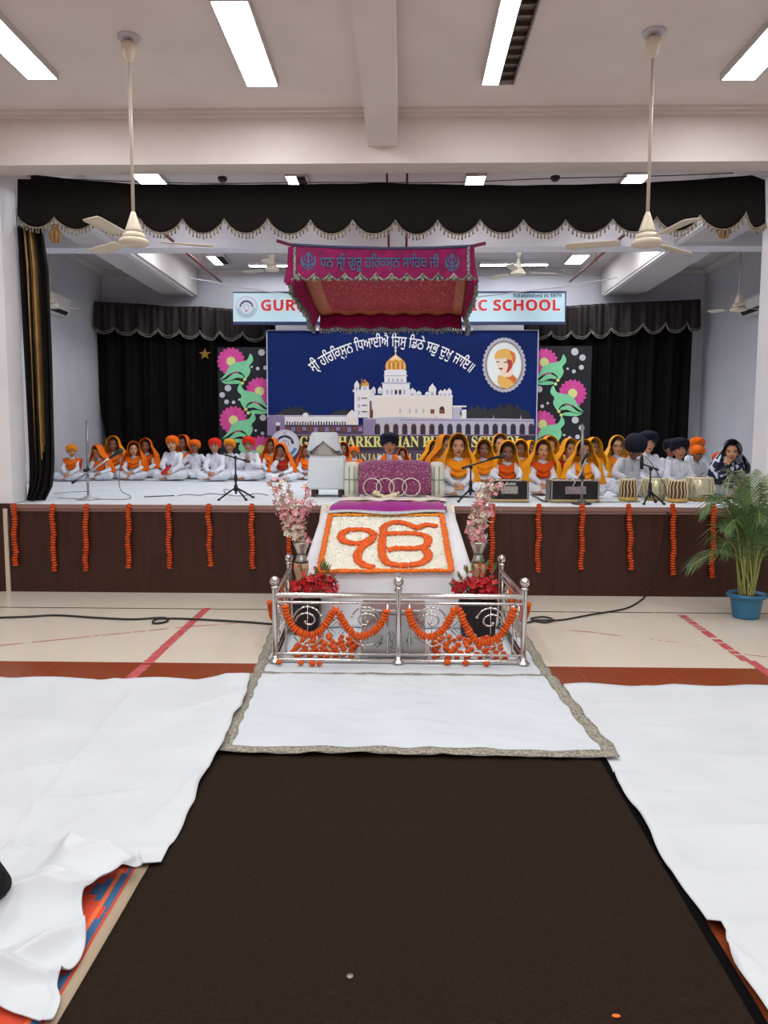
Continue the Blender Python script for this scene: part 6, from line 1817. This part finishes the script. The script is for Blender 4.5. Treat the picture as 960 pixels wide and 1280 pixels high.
bayan = [(.075, 0), (.12, .025), (.143, .08), (.146, .125), (.134, .185), (.125, .225)]
drum(785, 8.42, dayan, drumw, 'tall wooden drum in front of the bent boy', 16, .073)
drum(818.5, 8.56, [(r * 1.04, z) for r, z in bayan], chrome, 'wide pale metal drum behind the black microphone stand', 18, .128)
drum(846.5, 8.26, [(r * 1.06, z) for r, z in dayan], drumw, 'wooden drum between the two wide metal drums', 16, .077)
drum(873, 8.46, [(r * 1.06, z * 1.07) for r, z in bayan], chrome, 'wide metal drum at the right end of the row', 18, .131)

# ------------------------------------------------------------------ microphones
blkm = mat('black_stand_metal', '#161618', .4, metal=.3)
def mic(mb_parent, c, ax, s=1):
    Mq = Vector(ax).to_track_quat('Z', 'Y').to_matrix()
    o = obj('microphone', MB().lathe([(.010 * s, -.11 * s), (.013 * s, -.09 * s), (.016 * s, 0), (.019 * s, .008 * s)], c=c, M=Mq, n=14), blkm, mb_parent)
    obj('mic_head', MB().lathe([(.019 * s, .008 * s), (.026 * s, .02 * s), (.028 * s, .04 * s), (.022 * s, .06 * s), (.006 * s, .07 * s)], c=c, M=Mq, n=16), mat('mic_mesh', '#3a3a3c', .5, metal=.5), o)
def tripod(px, pyb, Ys, pytop, label, m, boom=None, micat=None, micax=None, legr=.24, legs=(-2.2, -.9, .9)):
    b = P(px, pyb, Y=Ys); top = P(px, pytop, Y=Ys)
    t = thing('microphone_stand', (b.x, Ys, ZS), label, 'microphone stand', 'tripod microphone stands')
    obj('pole', MB().tube([(b.x, Ys, ZS + .06), (b.x, Ys, (ZS + top.z) / 2)], .0115, 10).tube([(b.x, Ys, (ZS + top.z) / 2 - .02), (b.x, Ys, top.z)], .0085, 10), m, t)
    obj('clutch', MB().lathe([(.018, -.03), (.02, 0), (.016, .04)], c=(b.x, Ys, (ZS + top.z) / 2), n=12), m, t)
    obj('leg_hub', MB().lathe([(.022, .09), (.024, .12), (.018, .16)], c=(b.x, Ys, ZS), n=12), m, t)
    for a in legs:
        l = obj('leg', MB().tube([(b.x, Ys, ZS + .13), (b.x + legr * .5 * cos(a), Ys + legr * .5 * sin(a), ZS + .075), (b.x + legr * cos(a), Ys + legr * sin(a), ZS + .012)], .010, 8), m, t)
        obj('rubber_foot', MB().ell((b.x + legr * cos(a), Ys + legr * sin(a), ZS + .012), (.018, .018, .013)), blackm, l)
    if boom:
        p0, p1 = P(*boom[0], Y=Ys + boom[2]), P(*boom[1], Y=Ys + boom[3])
        bo = obj('boom', MB().tube([p0, p1], .008, 8), m, t)
        obj('counter_grip', MB().tube([p0, p0.lerp(p1, .22)], .0125, 8), blackm, bo)
        obj('swivel', MB().ell(Vector((b.x, Ys, top.z)), (.022, .02, .022)), m, t)
    if micat: mic(t, P(*micat, Y=Ys + (boom[3] if boom else 0)), micax)
    return t
tripod(295, 622, 8.3, 572, 'short black microphone stand with a tilted boom in front of the red turbaned boys', blkm, boom=((313, 577.5), (272, 566), 0, -.05))
tripod(588, 622, 8.25, 584, 'short black microphone stand with a boom slanting up right beside the purple bed', blkm, boom=((577, 585.5), (624, 571), 0, -.05), micat=(624, 571), micax=(.9, -.1, .2))
mt = tripod(812, 626, 7.98, 586, 'short black microphone stand in front of the drums with an upright microphone', blkm, boom=((823, 587.5), (803, 580), 0, 0), legr=.17)
c = P(802, 583, Y=7.96)
sm = obj('microphone', MB().lathe([(.012, -.03), (.017, -.02), (.019, .03), (.017, .09), (.010, .12)], c=c, n=14), blkm, mt)
obj('mic_cable', MB().tube(smoothline([P(806, 570, Y=7.96), P(815, 580, Y=7.97), P(822, 592, Y=7.97), P(830, 605, Y=7.98), P(834, 620, Y=8.0)], 6), .004, 5), blackm, mt)
# tall silver pole with boom on the left
silv = mat('worn_chrome', '#8f9296', .35, metal=.7)
Ys = 8.2; b = P(110.5, 624, Y=Ys); top = P(109, 525, Y=Ys)
t = thing('microphone_stand', (b.x, Ys, ZS), 'tall silver microphone stand with a long boom at the left of the stage', 'microphone stand')
obj('pole', MB().tube([(b.x, Ys, ZS + .01), (b.x, Ys, P(110, 592, Y=Ys).z)], .0125, 10).tube([(b.x, Ys, P(110, 592, Y=Ys).z), (top.x, Ys, top.z)], .0145, 10), silv, t)
obj('round_base', MB().lathe([(.13, ZS + .0), (.13, ZS + .008), (.05, ZS + .022), (.018, ZS + .05)], c=(b.x, Ys, 0), n=28), mat('pale_base_metal', '#b9bdc2', .4, metal=.5), t)
p0, p1 = P(90, 604, Y=Ys - .03), P(146, 566.5, Y=Ys - .03)
bo = obj('boom', MB().tube([p0, p1], .010, 8), mat('bright_chrome', '#c4c6c8', .25, metal=.8), t)
obj('counter_grip', MB().tube([p0, p0.lerp(p1, .1)], .014, 8).tube([p0.lerp(p1, .84), p1], .013, 8), blackm, bo)
obj('clamp', MB().box(b.x - .03, b.x + .035, Ys - .035, Ys + .02, P(110, 590, Y=Ys).z, P(110, 586, Y=Ys).z), blackm, t, smooth=False)
mic(t, P(147, 566, Y=Ys - .04), (.75, -.3, .45), 1.1)
obj('mic_cable', MB().tube(smoothline([P(150, 568, Y=Ys - .05), P(150, 585, Y=Ys - .02), P(149, 605, Y=Ys), P(153, 615, z=ZS + .01), P(163, 620, z=ZS + .01), P(158, 624, z=ZS + .01), P(135, 624, z=ZS + .01), P(100, 623.5, z=ZS + .01), P(72, 622.5, z=ZS + .01)], 6), .0045, 5), mat('grey_cable', '#6e7278', .6), t)
# silver pole on the right
Ys = 7.93; b = P(727, 628, Y=Ys); top = P(728, 530, Y=Ys)
t = thing('microphone_stand', (b.x, Ys, ZS), 'straight silver microphone pole on a round base in front of the right harmonium', 'microphone stand')
obj('pole', MB().tube([(b.x, Ys, ZS + .02), (b.x, Ys, P(727, 597, Y=Ys).z)], .0125, 10).tube([(b.x, Ys, P(727, 597, Y=Ys).z), (top.x, Ys, top.z)], .0155, 10), mat('grey_pole', '#8e8c8a', .4, metal=.6), t)
obj('pole_cap', MB().ell((top.x, Ys, top.z), (.018, .018, .012)), blackm, t)
obj('round_base', MB().lathe([(.10, ZS + .001), (.10, ZS + .012), (.05, ZS + .024), (.02, ZS + .055)], c=(b.x, Ys, 0), n=28), mat('dark_base_metal', '#4a4745', .4, metal=.5), t)
obj('clamp', MB().box(b.x - .03, b.x + .02, Ys - .03, Ys + .018, P(727, 599, Y=Ys).z, P(727, 595, Y=Ys).z), blackm, t, smooth=False)
obj('gooseneck', MB().tube([P(716, 608, Y=Ys - .03), P(721, 598, Y=Ys - .03), P(726.5, 590, Y=Ys - .03), P(731, 577, Y=Ys - .03), P(732.5, 573, Y=Ys - .03)], .007, 8), mat('bright_chrome', '#c4c6c8'), t)
mic(t, P(733, 571, Y=Ys - .03), (.5, -.2, .8), .8)
# cables on the stage sheet
def scable(pts, label, r=.0045, m=None): return obj('cable', MB().tube(smoothline([P(*p, z=ZS + .012) for p in pts], 8), r, 5), m or blackm, label=label, cat='cable')
scable([(222, 620), (232, 618), (250, 619), (262, 617), (280, 618), (287, 613), (280, 612), (284, 618), (300, 620), (320, 617), (335, 619)], 'black cable looped beside the short microphone stand at the left')
scable([(180, 621), (205, 620), (218, 619.5)], 'short black cable lying left of the looped cable', .006)
scable([(666, 620), (672, 622), (679, 626), (684, 627)], 'thick black cable end beside the left harmonium', .009)
scable([(745, 627), (780, 628), (800, 627)], 'thin black cable lying before the leftmost drum')
scable([(2, 615), (20, 614), (38, 613)] if False else [(68, 617), (90, 615), (112, 614.5)], 'grey cable behind the tall silver microphone stand', .004, mat('grey_cable', '#6e7278'))

# ------------------------------------------------------------------ potted palm
YPm = 6.95
b = P(932, 772, z=0); YPm = b.y
pt = thing('potted_palm', (b.x, YPm, 0), 'areca palm in a blue plastic pot in front of the stage at the right', 'plant')
potm = mat('blue_pot_plastic', '#27668c', .4, col2='#2f7196', scale=3)
rp = (P(952, 760, Y=YPm).x - P(913, 760, Y=YPm).x) / 2; zpt = P(932, 741, Y=YPm).z
obj('pot', MB().lathe([(rp * .78, .002), (rp * .80, .01), (rp * .98, zpt * .72), (rp * 1.0, zpt * .80), (rp * 1.2, zpt * .84), (rp * 1.24, zpt * .9), (rp * 1.2, zpt), (rp * 1.08, zpt), (rp * 1.02, zpt * .88), (.01, zpt * .86)], c=(b.x, YPm, 0), n=32), potm, pt)
obj('soil', MB().lathe([(rp * 1.03, zpt * .90), (rp * .6, zpt * .93), (.01, zpt * .94)], c=(b.x, YPm, 0), n=24), mat('dark_soil', '#2a2018'), pt)
stemm = mat('palm_stem', '#9a9a5a', .6, col2='#7d8a48', scale=12); frm = [mat('palm_leaf', '#3c5a2c', .45, col2='#587640', scale=9), mat('palm_leaf_grey', '#6a7f5c', .45, col2='#879878', scale=9)]
fronds = [((866, 556), .1, 0), ((862, 708), -.05, 0), ((884, 640), .2, 0), ((880, 640), .1, 0), ((905, 612), .0, 1), ((958, 612), .15, 1), ((972, 640), -.2, 0), ((905, 665), -.25, 0), ((940, 630), -.2, 0), ((990, 690), 0, 0), ((900, 690), -.2, 0), ((920, 650), .2, 0), ((975, 720), -.15, 0), ((950, 655), -.3, 0), ((1000, 650), .2, 0), ((890, 672), .15, 0), ((930, 612), .2, 1)]
fronds[0] = ((876, 642), -.15, 0)
for i, ((fx, fy), dy, mi) in enumerate(fronds):
    tip = P(fx, fy, Y=YPm + dy); a = R.uniform(0, 6); base = Vector((b.x + .06 * cos(a), YPm + .06 * sin(a), zpt * .9))
    span = tip - base
    mid = base + Vector((span.x * .28, span.y * .3, max(span.z, .35) * .72 + .10)); mid2 = base + Vector((span.x * .65, span.y * .65, max(span.z, .3) * 1.08 + .05))
    W = smoothline([base, base.lerp(mid, .5) + Vector((0, 0, .03)), mid, mid2, tip], 7)
    st = obj('frond', MB().tube(W, [lerp(.010, .002, k / (len(W) - 1)) for k in range(len(W))], 6), stemm, pt)
    lf = MB(); N = len(W)
    S_ = resample(W, .021)
    for k, p in enumerate(S_):
        f = k / len(S_)
        if f < .42: continue
        d = (S_[min(k + 1, len(S_) - 1)] - S_[max(k - 1, 0)]).normalized()
        s_ = d.cross(Vector((0, 0, 1)));
        if s_.length < .05: s_ = Vector((1, 0, 0))
        s_.normalize(); u_ = s_.cross(d)
        g = (f - .42) / .58
        L_ = .24 * (sin(PI * min(1, .18 + g * .82)) ** .7) + .03
        for sg in (1, -1):
            dr = (s_ * sg * (1 - .35 * g) + d * (.55 + .6 * g) + u_ * .15 + Vector((0, R.uniform(-.1, .1), 0))).normalized()
            e = p + dr * L_ + Vector((0, 0, -.30 * L_ - R.uniform(0, .04))); m = p + dr * L_ * .5 + Vector((0, 0, -.02 * L_))
            wv = d * .0078
            lf.add([p - wv * .4, p + wv * .4, m + wv, e, m - wv], [[0, 1, 2, 4], [4, 2, 3]])
    obj('leaflets', lf, frm[mi], st, smooth=False, fix=False)
for i in range(5):
    a = i * 1.3; obj('cane', MB().tube([(b.x + .05 * cos(a), YPm + .05 * sin(a), zpt * .85), (b.x + .08 * cos(a), YPm + .07 * sin(a), zpt + .25), (b.x + .10 * cos(a), YPm + .09 * sin(a), zpt + .42)], [.014, .012, .008], 8), stemm, pt)

# ------------------------------------------------------------------ world and colour
w = bpy.data.worlds.new('room_air'); SC.world = w; w.use_nodes = True
w.node_tree.nodes['Background'].inputs[0].default_value = (.8, .85, 1, 1); w.node_tree.nodes['Background'].inputs[1].default_value = .3
vs_ = SC.view_settings
vs_.view_transform = 'Standard'; vs_.look = 'None'; vs_.gamma = 1; vs_.use_curve_mapping = False
vs_.exposure = 0.0
